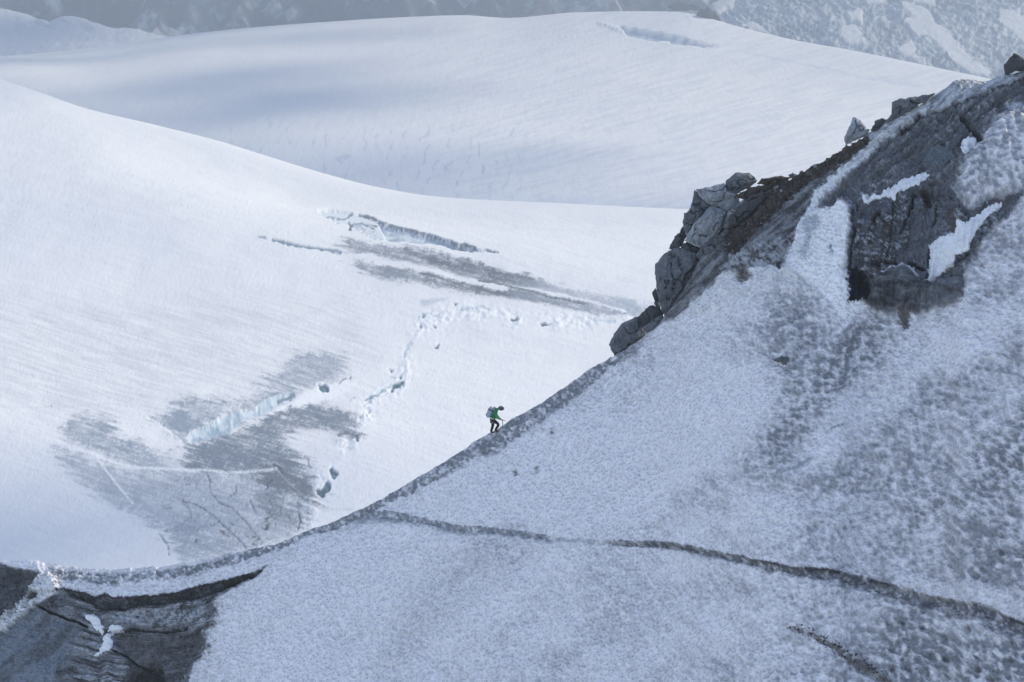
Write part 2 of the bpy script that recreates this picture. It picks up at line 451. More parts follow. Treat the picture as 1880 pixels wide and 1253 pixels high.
# --- dark ice zones, upper right
zone = pm(dark_zone, 7)
bz = pm(bulge, 6)
zone = zone * (1 - bz)
zn = fbm(X / 1.4, A / 1.4, 81, 5, 0.6); zf = fbm(X / 0.22, A / 0.22, 82, 4, 0.75)
ang = 0.72; rx = U * math.cos(ang) - V * math.sin(ang); ry = U * math.sin(ang) + V * math.cos(ang)
streak = fbm(rx / 60, ry / 7, 83, 4, 0.6)
vert = fbm(U / 9 + V / 60, V / 70, 84, 4, 0.6)
upz = sstep(360, 290, V - 0.0 * U)
zcol = lerp(np.array((0.16, 0.175, 0.205)), np.array((0.028, 0.028, 0.033)), np.clip(0.42 + 1.3 * lerp(vert, streak, upz) + 0.7 * zn, 0, 1)[..., None])
zcol = mixc(zcol, (0.42, 0.45, 0.5), np.clip(zn * 1.5 + zf * 2.0 + 0.8 * lerp(vert, streak, upz) - 0.40, 0, 0.85))
zcol = mixc(zcol, (0.075, 0.055, 0.045), np.clip(-zn * 1.8 + 1.2 * zf - 0.5, 0, 0.75))
rv = np.abs(fbm(U / 13 + V / 70, V / 80, 102, 3)); rs_ = np.abs(fbm(rx / 90, ry / 9, 103, 3))
line_ = lerp(sstep(0.055, 0.0, rv), sstep(0.05, 0.0, rs_), upz) * np.clip(0.5 + 1.6 * fbm(U / 18, V / 18, 104, 2), 0, 1)
zcol = mixc(zcol, (0.018, 0.018, 0.022), 0.85 * line_)
zcol = mixc(zcol, (0.10, 0.075, 0.055), np.clip(fbm(U / 22, V / 30, 105, 3) * 2.2 - 0.5, 0, 0.6) * (1 - 0.8 * upz))
zcol = lerp(zcol, lerp(np.array((0.075, 0.08, 0.09)), np.array((0.21, 0.225, 0.255)), np.clip(0.4 + 1.5 * streak + 0.25 * zf, 0, 1)[..., None]), (0.6 * upz)[..., None])
C = C + (zcol - C) * zone[..., None]
D -= 0.10 * zone * line_
D += zone * (0.35 * zn + 0.10 * zf + 0.45 * lerp(vert, streak, upz)); recess(dark_zone, 0.25, 3, 14)
D += bz * (0.9 * (1 - np.exp(-np.clip(sdist(US, VS, bulge), 0, 99) / 16.0)))
C = mixc(C, (0.26, 0.28, 0.32), bz * np.clip(0.18 + 0.8 * mot + 0.5 * patch, 0, 0.85))
D -= 0.14 * bz * cup_b
# pale band between the crest and the overhung dark ice
band_line = [(1520, 330), (1560, 298), (1600, 262), (1640, 231), (1684, 205), (1712, 200), (1755, 188), (1799, 171), (1842, 154), (1880, 141), (2020, 90)]
d, s, t = lined(US, VS, band_line)
D += np.where(s < 0, 0.0, -0.22 * np.exp(-d / 14.0)) * sstep(1500, 1600, U)
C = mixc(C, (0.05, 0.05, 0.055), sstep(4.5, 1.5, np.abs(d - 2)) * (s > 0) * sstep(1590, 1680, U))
top_s = [(1585, 252), (1640, 214), (1690, 190), (1740, 160), (1765, 147), (1880, 130), (2020, 80)] + band_line[::-1]
mk = pm(top_s, 3); C = C + (lerp(np.array((0.20, 0.22, 0.25)), np.array((0.52, 0.55, 0.6)), np.clip(0.42 + 0.5 * zf + 1.4 * fbm(rx / 30, ry / 5, 86, 4, 0.6), 0, 1)[..., None]) - C) * mk[..., None]
# slate slope and brown soil under the rock outcrop
mk = pm(slate, 5)
sc_ = lerp(np.array((0.055, 0.055, 0.06)), np.array((0.24, 0.255, 0.28)), np.clip(0.45 + 0.5 * zf + 1.5 * fbm(rx / 50, ry / 6, 87, 4, 0.6), 0, 1)[..., None])
C = C + (sc_ - C) * mk[..., None]
D += mk * 0.2 * fbm(rx / 40, ry / 6, 88, 4, 0.6)
low = pm([(1290, 540), (1340, 470), (1400, 440), (1460, 430), (1442, 482), (1425, 495), (1370, 492), (1330, 505)], 6)
C = mixc(C, (0.42, 0.45, 0.5), low * np.clip(0.3 + 1.5 * zf + zn, 0, 0.9))
C = mixc(C, (0.05, 0.045, 0.045), low * np.clip(-zf * 2 + zn - 0.2, 0, 0.9))
mk = pm(brown_band, 4)
C = mixc(C, (0.035, 0.026, 0.022), mk * np.clip(0.9 + zf, 0, 1))
C = mixc(C, (0.55, 0.56, 0.6), mk * np.clip(fbm(rx / 16, ry / 3, 89, 3) * 3 - 1.35, 0, 0.9))
D += mk * (0.3 * zf - 0.25)
# snow column and its bright edge line
mk = pm(column, 4, 2)
C = mixc(C, (0.93, 0.935, 0.95), mk)
C = mixc(C, (0.45, 0.5, 0.58), mk * np.clip(zf * 2.2 + 0.6 * zn - 0.35, 0, 0.6) * sstep(1530, 1500, U) * sstep(500, 470, V))
C = mixc(C, (0.40, 0.44, 0.5), pm([(1478, 400), (1492, 392), (1505, 405), (1490, 440), (1478, 480), (1470, 470), (1480, 430)], 4) * 0.8)
D += mk * (0.2 + 0.12 * zf) * sstep(560, 500, V)
d, s, t = lined(UW, VW, [(1700, 190), (1640, 226), (1590, 272), (1545, 312), (1505, 350), (1482, 385), (1474, 420), (1460, 470), (1444, 500)])
eg = sstep(8, 3, d + 5 * gr_f) * (0.5 + 0.5 * sstep(0.2, 0.5, t))
C = mixc(C, (0.8, 0.83, 0.88), eg * 0.9); D += 0.08 * eg * (1 + gr_f)
# small pale lumps at the foot of the slate
mk = pm(warm_snow, 6) * np.clip(0.8 + 1.2 * zn, 0, 1)
C = mixc(C, (0.80, 0.81, 0.83), mk); D += 0.25 * mk * (1 + zf)
mk = pm([(1352, 492), (1372, 490), (1384, 505), (1378, 520), (1362, 522), (1350, 508)], 3); C = mixc(C, (0.10, 0.08, 0.065), mk * np.clip(0.8 + zf, 0, 1)); D -= 0.25 * mk
mk = pm([(1424, 480), (1436, 478), (1436, 495), (1426, 494)], 2); C = mixc(C, (0.03, 0.03, 0.03), mk)
# ice lump, cracks and spots of the dark zone
sdl = sdist(US, VS, lump); mk = sstep(-2, 4, sdl)
D += mk * 0.9 * (1 - np.exp(-np.clip(sdl, 0, 99) / 12.0))
C = C + (lerp(np.array((0.17, 0.18, 0.20)), np.array((0.045, 0.043, 0.046)), np.clip(0.45 + 1.6 * fbm(U / 40 + V / 60, V / 14 - U / 60, 90, 4, 0.6), 0, 1)[..., None]) - C) * (mk * 0.85)[..., None]
d, s, t = lined(US, VS, [(1608, 503), (1625, 495), (1642, 489), (1655, 480), (1672, 488), (1682, 500)])
C = mixc(C, (0.7, 0.74, 0.8), sstep(3.5, 1, d + 2 * gr_f))
for ln, wd, col, dep in (
        ([(1600, 482), (1612, 478), (1625, 479), (1640, 481)], 5, (0.03, 0.03, 0.035), 0.5),
        ([(1668, 477), (1678, 480), (1687, 486)], 4, (0.02, 0.02, 0.02), 0.4),
        ([(1677, 352), (1671, 372), (1664, 395), (1652, 420)], 3.2, (0.03, 0.03, 0.035), 0.5),
        ([(1612, 386), (1606, 398), (1599, 414)], 4, (0.05, 0.03, 0.02), 0.4),
        ([(1694, 345), (1698, 358), (1700, 370)], 8, (0.045, 0.032, 0.025), 0.5),
        ([(1712, 375), (1711, 395), (1706, 410)], 4, (0.03, 0.03, 0.035), 0.3),
        ([(1563, 380), (1566, 430), (1561, 480), (1556, 492)], 2.6, (0.06, 0.06, 0.065), 0.35),
        ([(1636, 368), (1640, 400), (1630, 440), (1625, 475)], 2.4, (0.08, 0.08, 0.09), 0.3),
        ([(1702, 520), (1720, 502), (1745, 480), (1778, 460)], 3.0, (0.03, 0.03, 0.035), 0.35),
        ([(1700, 450), (1698, 480), (1697, 505)], 2.6, (0.03, 0.03, 0.035), 0.35),
        ([(1686, 204), (1680, 214), (1668, 219), (1650, 232)], 3.0, (0.03, 0.03, 0.035), 0.3),
        ([(1800, 250), (1790, 258), (1775, 262), (1760, 256)], 4.0, (0.05, 0.05, 0.055), 0.4),
        ([(1765, 212), (1780, 222), (1790, 236), (1797, 246)], 7.0, (0.045, 0.045, 0.05), 0.4),
        ([(1410, 655), (1425, 660)], 1.6, (0.04, 0.045, 0.05), 0.1)):
    d, s, t = lined(US, VS, ln)
    mk = sstep(wd, wd * 0.45, d + 1.5 * gr_f)
    C = mixc(C, col, mk); D -= dep * mk
# blue-grey clear ice window
mk = pm([(1690, 290), (1700, 270), (1722, 261), (1745, 270), (1750, 282), (1735, 292), (1715, 302), (1695, 298)], 3, 2)
C = mixc(C, (0.13, 0.16, 0.19), mk); D += 0.2 * mk
mk = pm([(1846, 190), (1862, 182), (1890, 178), (1890, 192), (1856, 196)], 3, 2); C = mixc(C, (0.55, 0.6, 0.66), mk)
# cave holes with their inner shade put into the colour, and the brown pillar
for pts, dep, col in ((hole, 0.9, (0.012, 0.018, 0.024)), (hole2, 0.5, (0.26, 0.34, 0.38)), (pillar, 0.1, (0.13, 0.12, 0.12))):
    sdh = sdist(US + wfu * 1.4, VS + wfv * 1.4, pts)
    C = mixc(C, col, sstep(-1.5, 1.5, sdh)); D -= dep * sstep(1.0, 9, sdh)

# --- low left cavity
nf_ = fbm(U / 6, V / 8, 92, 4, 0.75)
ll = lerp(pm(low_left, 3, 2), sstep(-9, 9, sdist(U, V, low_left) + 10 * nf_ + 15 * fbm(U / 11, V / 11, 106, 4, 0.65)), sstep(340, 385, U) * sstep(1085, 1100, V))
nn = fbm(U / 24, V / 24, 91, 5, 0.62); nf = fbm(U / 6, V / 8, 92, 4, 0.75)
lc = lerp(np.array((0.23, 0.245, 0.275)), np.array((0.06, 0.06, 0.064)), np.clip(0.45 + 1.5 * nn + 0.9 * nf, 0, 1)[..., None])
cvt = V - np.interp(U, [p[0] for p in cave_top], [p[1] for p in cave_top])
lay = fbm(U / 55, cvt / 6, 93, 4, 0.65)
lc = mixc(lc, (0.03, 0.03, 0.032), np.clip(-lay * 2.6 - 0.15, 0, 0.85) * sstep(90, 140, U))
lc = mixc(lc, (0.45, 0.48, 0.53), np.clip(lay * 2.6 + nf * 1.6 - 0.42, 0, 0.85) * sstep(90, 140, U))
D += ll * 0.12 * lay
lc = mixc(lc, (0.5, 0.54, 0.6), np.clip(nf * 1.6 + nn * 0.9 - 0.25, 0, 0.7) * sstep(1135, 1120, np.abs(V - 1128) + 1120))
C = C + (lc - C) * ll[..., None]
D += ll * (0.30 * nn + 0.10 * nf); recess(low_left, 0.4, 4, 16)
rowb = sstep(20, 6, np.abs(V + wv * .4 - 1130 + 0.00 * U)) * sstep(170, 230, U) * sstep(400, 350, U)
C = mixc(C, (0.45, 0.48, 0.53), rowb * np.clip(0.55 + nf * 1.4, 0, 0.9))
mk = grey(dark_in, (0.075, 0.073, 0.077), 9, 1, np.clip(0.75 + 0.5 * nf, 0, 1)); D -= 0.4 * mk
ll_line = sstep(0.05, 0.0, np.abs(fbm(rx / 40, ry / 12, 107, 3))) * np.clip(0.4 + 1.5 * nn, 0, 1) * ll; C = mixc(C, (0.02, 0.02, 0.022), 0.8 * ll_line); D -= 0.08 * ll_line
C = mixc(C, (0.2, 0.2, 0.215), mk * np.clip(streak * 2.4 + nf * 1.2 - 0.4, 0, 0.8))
mk = grey(dark_hole, (0.028, 0.028, 0.03), 10, 1); D -= 0.8 * mk  # the hole's inner shade is put into the colour
mk = grey(cave_band, (0.035, 0.034, 0.036), 3, 2, np.clip(0.85 + 0.8 * nf, 0.2, 1)); recess(cave_band, 0.5, 1, 7)  # cavity shade put into the colour over a shallow recess
mk = grey(left_wedge, (0.075, 0.08, 0.09), 3, 2); recess(left_wedge, 0.6, 2, 12)
C = mixc(C, (0.15, 0.16, 0.18), mk * np.clip(fbm(rx / 40, ry / 8, 94, 3) * 1.6 + 0.1, 0, 0.7))
mk = grey(blue_wall, (0.23, 0.265, 0.32), 10, 1)
C = mixc(C, (0.11, 0.12, 0.135), mk * np.clip(fbm(rx / 90, ry / 16, 95, 3) * 2.2 - 0.1, 0, 0.85))
D += mk * (0.45 * fbm(rx / 90, ry / 20, 95, 3) - 0.3)
mk = grey(left_arete, (0.76, 0.78, 0.82), 3, 1, np.clip(0.9 + nf, 0, 1)); D += 0.35 * mk
mk = grey([(44, 1090), (58, 1082), (68, 1090), (62, 1100), (50, 1102)], (0.07, 0.075, 0.085), 4, 2); D -= 0.4 * mk
for ln, wd, col, dep in (
        ([(68, 1111), (95, 1122), (113, 1129), (134, 1138), (155, 1146)], 3.4, (0.02, 0.02, 0.022), 0.5),
        ([(190, 1158), (240, 1152), (300, 1156), (335, 1150)], 2.4, (0.04, 0.04, 0.042), 0.3),
        ([(200, 1190), (225, 1200), (240, 1215), (262, 1222)], 2.6, (0.03, 0.03, 0.03), 0.3)):
    d, s, t = lined(US, VS, ln)
    mk = sstep(wd, wd * 0.4, d); C = mixc(C, col, mk); D -= dep * mk
# overhanging lip of the cavity: snow proud of the dark hollow
d, s, t = lined(US, VS, cave_top)
lip = np.where(s < 0, np.exp(-d / 9.0), 0) * sstep(1.0, 0.85, t)
D += 0.10 * lip * (1 + gr_f)
C = mixc(C, snow * np.array((0.97, 0.98, 1.0)), np.where((s < 0) & (d < 14), 0.6, 0.0) * sstep(14, 6, d) * sstep(100, 120, U) * np.clip(1 - rough * 0.4, 0, 1))
C = mixc(C, (0.02, 0.02, 0.022), np.where(s > 0, sstep(3.5, 1.0, d), 0) * sstep(0.98, 0.9, t))  # shade under the lip painted as a near-black strip

# --- long ledges across the face
def ledge(pts, w0, w1, dep, alb, lipamt):
    global C, D
    d, s, t = lined(US, VS, pts, 70)
    w = lerp(w0, w1, t) * (1 + 0.35 * fbm(U / 22, V / 22, 97, 2))
    ends = sstep(0, 0.06, t) * sstep(1.0, 0.93, t)
    mk = np.where(s > 0, sstep(1.0, 0.35, d / w), sstep(2.5, 0.5, d)) * ends
    mk = mk * np.clip(0.85 + 0.7 * gr_f + 0.5 * fin, 0.25, 1)
    D -= 0.5 * dep * ends * (s > 0) * sstep(1.0, 5.0, d) * sstep(1.0, 0.3, d / w)
    D += np.where(s < 0, 0.2 * (1 + gr_f) * lipamt * np.exp(-d / 10.0), 0) * ends
    C = mixc(C, alb, mk * 0.92)
    core = np.where(s > 0, sstep(3.4, 1.2, np.abs(d - 0.5)), 0) * ends
    return core
ledge(crack1, 27, 15, 0.22, (0.19, 0.215, 0.255), 0.05)
ledge(crack0, 9, 9, 0.08, (0.36, 0.39, 0.44), 0.0)
cr = ledge(crack2, 8, 42, 0.5, (0.085, 0.093, 0.11), 0.22)
C = mixc(C, (0.03, 0.03, 0.035), cr * sstep(1330, 1420, U) * np.clip(0.6 + fbm(U / 30, V / 30, 98, 2) * 2, 0, 1))
cr = ledge(crack3, 6, 26, 0.3, (0.16, 0.155, 0.155), 0.12)
mk = sstep(6, 2, lined(UW, VW, crack3)[0] + 3) * np.clip(gr_f * 3, 0, 1); C = mixc(C, (0.04, 0.035, 0.032), mk)
ledge(lip_l, 3, 8, 0.15, (0.35, 0.39, 0.46), 0.25)
ledge([(1530, 720), (1545, 712), (1556, 706)], 3, 3, 0.1, (0.2, 0.22, 0.26), 0.1)
ledge([(1515, 795), (1530, 785), (1548, 778)], 3, 4, 0.15, (0.25, 0.28, 0.34), 0.12)
# pale raised lump above the big ledge
lumpw = [(1640, 1062), (1680, 1050), (1700, 1053), (1740, 1070), (1780, 1062), (1820, 1075), (1880, 1100), (1890, 1140), (1800, 1108), (1740, 1098), (1690, 1088), (1650, 1078)]
mk = pm(lumpw, 5); C = mixc(C, snow, mk * 0.55); D += 0.1 * mk
for pts in ([(940, 866), (948, 862), (950, 872), (944, 876)], [(980, 858), (988, 856), (990, 866), (983, 872)], [(1010, 788), (1016, 784), (1018, 794), (1012, 798)], [(996, 788), (1000, 786), (1002, 792)]):
    mk = pm(pts, 2, 2); C = mixc(C, (0.16, 0.18, 0.2), mk * np.clip(0.7 + fin, 0, 1)); D -= 0.08 * mk
# darker dimple pits of the lower right corner
f1c, _ = worley(wx / 0.95, wa / 1.1, 77)
pit = sstep(0.26, 0.06, f1c + 0.12 * fin) * np.clip(dr + 0.25 * big - 0.15, 0, 1) * sstep(900, 1020, V)
C = mixc(C, (0.05, 0.048, 0.05), pit * np.clip(0.6 + fin, 0, 0.85)); D -= 0.06 * pit
C *= np.clip(1 + 0.05 * fbm(X / 0.12, A / 0.12, 99, 2), 0.8, 1.2)[..., None]

edge0 = sstep(0, 10, BELOW)
NRM = grid_normals(P)
for ax_ in (0, 1):
    for w_ in (9, 9):
        pd = [(0, 0)] * 3; pd[ax_] = (w_, w_); q_ = np.cumsum(np.pad(NRM, pd, mode='edge'), axis=ax_)
        n_ = NRM.shape[ax_]
        NRM = (np.take(q_, np.arange(2 * w_, 2 * w_ + n_), ax_) - np.take(q_, np.arange(0, n_), ax_)) / (2 * w_)
NRM /= np.linalg.norm(NRM, axis=-1, keepdims=True)
PF = P + NRM * (D * (0.25 + 0.75 * edge0))[..., None]
# far side of the ridge, falling away
tb = (np.arange(NR_BACK, 0, -1) / NR_BACK)[:, None]
offs = 55.0 * tb ** 1.7
top = PF[0][None]
back = np.repeat(top, NR_BACK, 0).copy()
back[..., 1] += offs * 1.0
back[..., 0] *= (1 + offs / crest_y[None, :] * 0.3)
back[..., 2] -= offs * 0.95 + 0.3 * (offs > 0.01) - 0.6 * fbm(uR[None] / 40 + tb * 0, tb * 12, 101, 3)
ts = (np.arange(1, 11) / 10.0)[:, None]
skirt = np.repeat(PF[-1][None], 10, 0).copy()       # the slope goes on below the frame
skirt[..., 1] -= 45 * ts; skirt[..., 2] -= 46 * ts ** 1.1
skirt[..., 2] += 1.5 * fbm(skirt[..., 0] / 8, skirt[..., 1] / 8, 110, 3) * ts
Call = np.concatenate([np.broadcast_to(np.array((0.6, 0.62, 0.66)), back.shape), C, np.broadcast_to(np.array((0.66, 0.67, 0.70)), skirt.shape)], 0)
PA = np.concatenate([back, PF, skirt], 0)
ridge = link_mesh('ice_ridge', PA, grid_faces(*PA.shape[:2]), M_RIDGE, Call)
tag(ridge, 'steep shaded snow and dirty ice ridge rising to the right across the foreground', None, None, 'structure')

def on_ridge(u, v, out=0.0):
    """points of the ridge surface under image position (u, v), pushed outwards"""
    u = np.asarray(u, float); v = np.asarray(v, float)
    ci = np.clip(np.interp(u, uR, np.arange(NCR)), 0, NCR - 1.001)
    i = ci.astype(int); fu = (ci - i)[..., None]
    vc = np.interp(u, uR, crest_v)
    t = np.clip((v - vc) / (VB - vc), 0, 0.9999) ** (1 / 1.08) * (NR_FACE - 1)
    j = np.clip(t.astype(int), 0, NR_FACE - 2); fv = (t - j)[..., None]
    def bl_(G):
        return (G[j, i] * (1 - fu) + G[j, i + 1] * fu) * (1 - fv) + (G[j + 1, i] * (1 - fu) + G[j + 1, i + 1] * fu) * fv
    n = bl_(NRM)
    return bl_(PF) + n * np.asarray(out)[..., None]

# --- snow patches lying on the dark ice
def snow_patch(pts, h, label):
    p = np.array(pts, float)
    x0, y0 = p.min(0) - 8; x1, y1 = p.max(0) + 8
    st = 1.5
    us = np.arange(x0, x1, st); vs = np.arange(y0, y1, st)
    uu, vv = np.meshgrid(us, vs)
    sdv = sdist(uu + fbm(uu / 15, vv / 15, 5, 5, 0.72) * 6.5, vv + fbm(uu / 15, vv / 15, 6, 5, 0.72) * 6.5, pts)
    hh = np.where(sdv > 0, h * (0.45 + 0.55 * (1 - np.exp(-np.clip(sdv, 0, 99) / 6.0))), -0.25) + 0.05 * fbm(uu / 4, vv / 4, 8, 3) * (sdv > 0)
    vc = np.interp(uu, uR, crest_v)
    Pp = on_ridge(uu, np.maximum(vv, vc + 2), hh)
    f = grid_faces(*uu.shape)
    keep = (sdv.ravel()[f] > -3.0).all(1)
    f = f[keep]
    used, inv = np.unique(f, return_inverse=True)
    o = link_mesh('snow_patch', Pp.reshape(-1, 3)[used], inv.reshape(-1, 4), M_PATCH)
    tag(o, label, 'snow patch', 'snow patches lying on the dark ice')
snow_patch([(1579, 354), (1591, 346), (1594, 358), (1622, 343), (1650, 325), (1670, 318), (1690, 310), (1705, 313), (1700, 325), (1680, 335), (1660, 345), (1648, 352), (1642, 368), (1632, 358), (1618, 358), (1600, 365), (1585, 372)], 0.12,
           'thin hooked white snow patch on the dark ice right of the snow column')
snow_patch([(1699, 448), (1706, 436), (1727, 431), (1744, 424), (1751, 412), (1754, 400), (1768, 403), (1785, 395), (1804, 383), (1823, 369), (1833, 359), (1838, 366), (1823, 388), (1799, 412), (1785, 436), (1780, 455), (1746, 474), (1737, 488), (1715, 500), (1708, 517), (1698, 515), (1699, 484), (1701, 465)], 0.15,
           'largest white snow patch, pointed to the upper right, on the dark ice at the right')
snow_patch([(151, 1126), (167, 1123), (175, 1130), (184, 1138), (186, 1150), (182, 1161), (177, 1159), (167, 1152), (159, 1140)], 0.10,
           'small oval white snow patch under the dark cavity at the lower left')
snow_patch([(209, 1142), (213, 1146), (222, 1146), (218, 1157), (205, 1157), (196, 1167), (203, 1175), (198, 1188), (186, 1196), (170, 1206), (165, 1204), (178, 1190), (184, 1179), (186, 1167), (192, 1157), (198, 1146)], 0.10,
           'ragged trailing snow patch just right of the small oval one at the lower left')
snow_patch([(1764, 262), (1769, 246), (1799, 248), (1790, 264), (1776, 278), (1768, 276)], 0.15,
           'small bright snow wedge beside the pale icy bulge near the top right')

# ------------------------------------------------------------------ glacier below
def make_rows(uc, ctr, per, flat=()):
    ys = [curve([(a, b) for a, b in c[0]], uc) if isinstance(c[0], list) else np.full(uc.shape, float(c[0])) for c in ctr]
    vs = [curve(c[1], uc) if isinstance(c[1], list) else np.full(uc.shape, float(c[1])) for c in ctr]
    return hermite_rows(ys, vs, per, flat)

uG = np.r_[np.linspace(-1100, -100, 36)[:-1], np.linspace(-100, 1400, 880), np.linspace(1400, 3200, 50)[1:]]
S1_CREST = [(-260, 50), (0, 145), (80, 172), (160, 200), (280, 228), (400, 259), (500, 290), (600, 320), (700, 345), (800, 361), (900, 368), (1000, 372), (1250, 384), (1450, 392)]
ctr = [
    (930, 1240),
    ([(-200, 1120), (1450, 1090)], 1045),
    ([(-200, 1270), (1450, 1250)], 880),
    ([(-200, 1440), (600, 1450), (1450, 1440)], [(-200, 730), (1450, 730)]),
    ([(-200, 1690), (600, 1720), (1450, 1700)], [(-200, 560), (1450, 580)]),
    ([(-200, 2000), (300, 1950), (700, 1930), (1450, 1900)], [(-200, 360), (300, 380), (700, 430), (1450, 490)]),
    ([(-200, 2330), (0, 2300), (300, 2210), (700, 2150), (1450, 2080)], [(-200, 205), (0, 225), (150, 252), (300, 300), (430, 338), (560, 372), (800, 402), (1450, 425)]),
    ([(-200, 2580), (0, 2520), (300, 2400), (600, 2320), (1450, 2230)], S1_CREST),
    ([(-200, 2760), (600, 2480), (1450, 2360)], [(a, b + 42) for a, b in S1_CREST]),
    ([(-200, 2980), (600, 2680), (1450, 2520)], [(a, b + 100) for a, b in S1_CREST])]
Y1, V1 = make_rows(uG, ctr, [20, 80, 84, 84, 76, 44, 36, 6, 4], (7,))
U1 = np.broadcast_to(uG, V1.shape).copy()
P1 = at(U1, V1, Y1)
vis = np.ones(V1.shape)
ca, sa = math.cos(R(17)), math.sin(R(17))
ra = U1 * ca + V1 * sa; rb = -U1 * sa + V1 * ca
w1 = fbm(ra / 45, rb / 5, 201, 4, 0.65); w2 = fbm(U1 / 22, V1 / 16, 202, 4, 0.6); w3 = fbm(U1 / 3.4, V1 / 2.6, 203, 2)
w4 = fbm(U1 / 55, V1 / 28, 207, 4, 0.6)
UA, VA = U1 + w1 * 34 * ca + w2 * 10, V1 + w1 * 34 * sa * 0.6 + w2 * 7
UB, VB1 = U1 + w2 * 5 + w3 * 1.5, V1 + w2 * 4 + w3 * 1.2
def gm(pts, soft=5, w='a'):
    a, b = (UA, VA) if w == 'a' else (UB, VB1)
    return sstep(-soft, soft, sdist(a, b, pts))
SN = np.array((0.86, 0.86, 0.865)); DI = np.array((0.27, 0.315, 0.38)); DK = np.array((0.10, 0.11, 0.125)); IC = np.array((0.40, 0.50, 0.56)); DEEP = np.array((0.045, 0.095, 0.12))
C1 = np.broadcast_to(SN, P1.shape).copy()
Z1 = np.zeros(V1.shape)
# soft grey tint of the lower left flank
st1 = fbm(ra / 60, rb / 3.0, 205, 4, 0.7); st2 = fbm(ra / 12, rb / 2.2, 206, 3, 0.7)
tone = gm([(-200, 480), (100, 560), (400, 540), (640, 560), (690, 640), (640, 720), (520, 740), (300, 760), (-200, 740)], 40)
C1 = mixc(C1, (0.62, 0.63, 0.66), tone * np.clip(0.35 + 0.9 * st1, 0, 0.7))
tone = gm([(-200, 790), (150, 800), (330, 980), (480, 1010), (300, 1060), (-200, 1060)], 50)
C1 = mixc(C1, (0.60, 0.64, 0.71), tone * 0.30)
def dirt1(pts, amt, soft=9, tint=DI, grain=1.0):
    global C1
    nz = 0.55 * st1 + 0.35 * w2 + 0.35 * w3 + 0.5 * st2
    gq = gm(pts, soft * 2.6)
    g = sstep(0.1, 0.95, gq + 0.50 * nz * sstep(0, 0.35, gq))
    mk = g * np.clip(amt * (0.88 + grain * (1.0 * nz + 0.3 * w4)), 0, 1)
    C1 = mixc(C1, tint, mk)
    return mk
dirt1([(470, 720), (500, 690), (520, 665), (545, 650), (590, 652), (630, 650), (640, 680), (610, 700), (570, 715), (545, 722), (500, 735)], 0.75, 8)
dirt1([(280, 765), (330, 742), (380, 730), (430, 740), (480, 730), (520, 722), (500, 745), (440, 765), (380, 790), (345, 808), (300, 790)], 0.85, 8)
dirt1([(105, 790), (140, 765), (190, 760), (215, 775), (205, 800), (250, 810), (300, 840), (300, 862), (240, 852), (170, 830), (120, 812)], 0.85, 8)
dirt1([(105, 825), (160, 845), (250, 860), (360, 866), (500, 866), (520, 900), (560, 930), (550, 970), (480, 1000), (430, 1010), (340, 1010), (320, 985), (270, 950), (190, 910), (120, 870)], 0.62, 10)
dirt1([(300, 985), (310, 965), (360, 960), (420, 985), (460, 1010), (360, 1030), (330, 1020)], 0.75, 8)
dirt1([(110, 830), (200, 850), (350, 830), (420, 800), (560, 745), (640, 760), (650, 800), (570, 840), (600, 900), (560, 985), (470, 1005), (340, 1020), (270, 950), (190, 910)], 0.42, 14, (0.36, 0.40, 0.46), 0.7)
main_d = dirt1([(350, 812), (400, 800), (450, 780), (500, 760), (560, 742), (605, 742), (640, 760), (655, 800), (640, 805), (600, 790), (540, 790), (520, 810), (560, 840), (545, 850), (575, 880), (560, 920), (500, 870), (340, 862), (330, 830)], 1.0, 6, (0.17, 0.20, 0.245), 0.8)
dirt1([(480, 850), (520, 840), (560, 880), (590, 915), (565, 930), (530, 910), (500, 900), (470, 880)], 0.95, 7, (0.16, 0.175, 0.2))
dirt1([(470, 900), (520, 890), (560, 940), (550, 970), (500, 960), (480, 930)], 0.5, 9, (0.16, 0.175, 0.2))
C1 = mixc(C1, SN, gm([(520, 800), (545, 785), (600, 790), (625, 800), (610, 830), (580, 850), (560, 840), (540, 820)], 7) * 0.75)
crn = np.abs(fbm(U1 / 26 + V1 / 60, V1 / 15 - U1 / 60, 208, 3, 0.6)); crm = gm([(300, 870), (420, 860), (520, 850), (590, 900), (560, 985), (470, 1005), (340, 1020), (290, 960)], 12)
C1 = mixc(C1, (0.12, 0.13, 0.15), crm * sstep(0.035, 0.0, crn) * np.clip(0.3 + 1.8 * w2, 0, 0.85)); Z1 -= 0.5 * crm * sstep(0.035, 0.0, crn)
C1 = mixc(C1, (0.10, 0.105, 0.12), crm * np.clip(fbm(U1 / 14, V1 / 9, 209, 4, 0.7) * 3 - 1.1, 0, 0.8) * sstep(450, 500, U1))
# far dirty wedge
wA = [(625, 440), (660, 440), (700, 448), (760, 458), (820, 470), (900, 490), (960, 505), (1000, 520), (990, 530), (930, 520), (870, 505), (800, 490), (740, 478), (690, 470), (650, 468), (630, 455)]
dirt1([(740, 452), (820, 468), (900, 488), (1000, 516), (1100, 545), (1190, 568), (1200, 578), (1100, 565), (1000, 545), (900, 530), (800, 500), (720, 480)], 0.7, 4, (0.27, 0.30, 0.34), 0.8)
dirt1(wA, 0.95, 4, (0.21, 0.235, 0.27), 0.8)
dirt1([(740, 460), (800, 470), (900, 492), (975, 510), (985, 522), (900, 512), (830, 495), (770, 480)], 0.85, 6, DK, 1.4)
wB = [(640, 480), (690, 482), (750, 492), (830, 510), (900, 520), (980, 535), (1080, 560), (1180, 572), (1200, 580), (1120, 580), (1020, 562), (930, 545), (860, 535), (790, 520), (720, 515), (670, 500)]
dirt1(wB, 0.9, 4, (0.22, 0.245, 0.28), 0.8)
dirt1([(760, 495), (830, 510), (900, 525), (940, 540), (900, 540), (830, 528), (780, 512)], 0.85, 6, DK, 1.4)
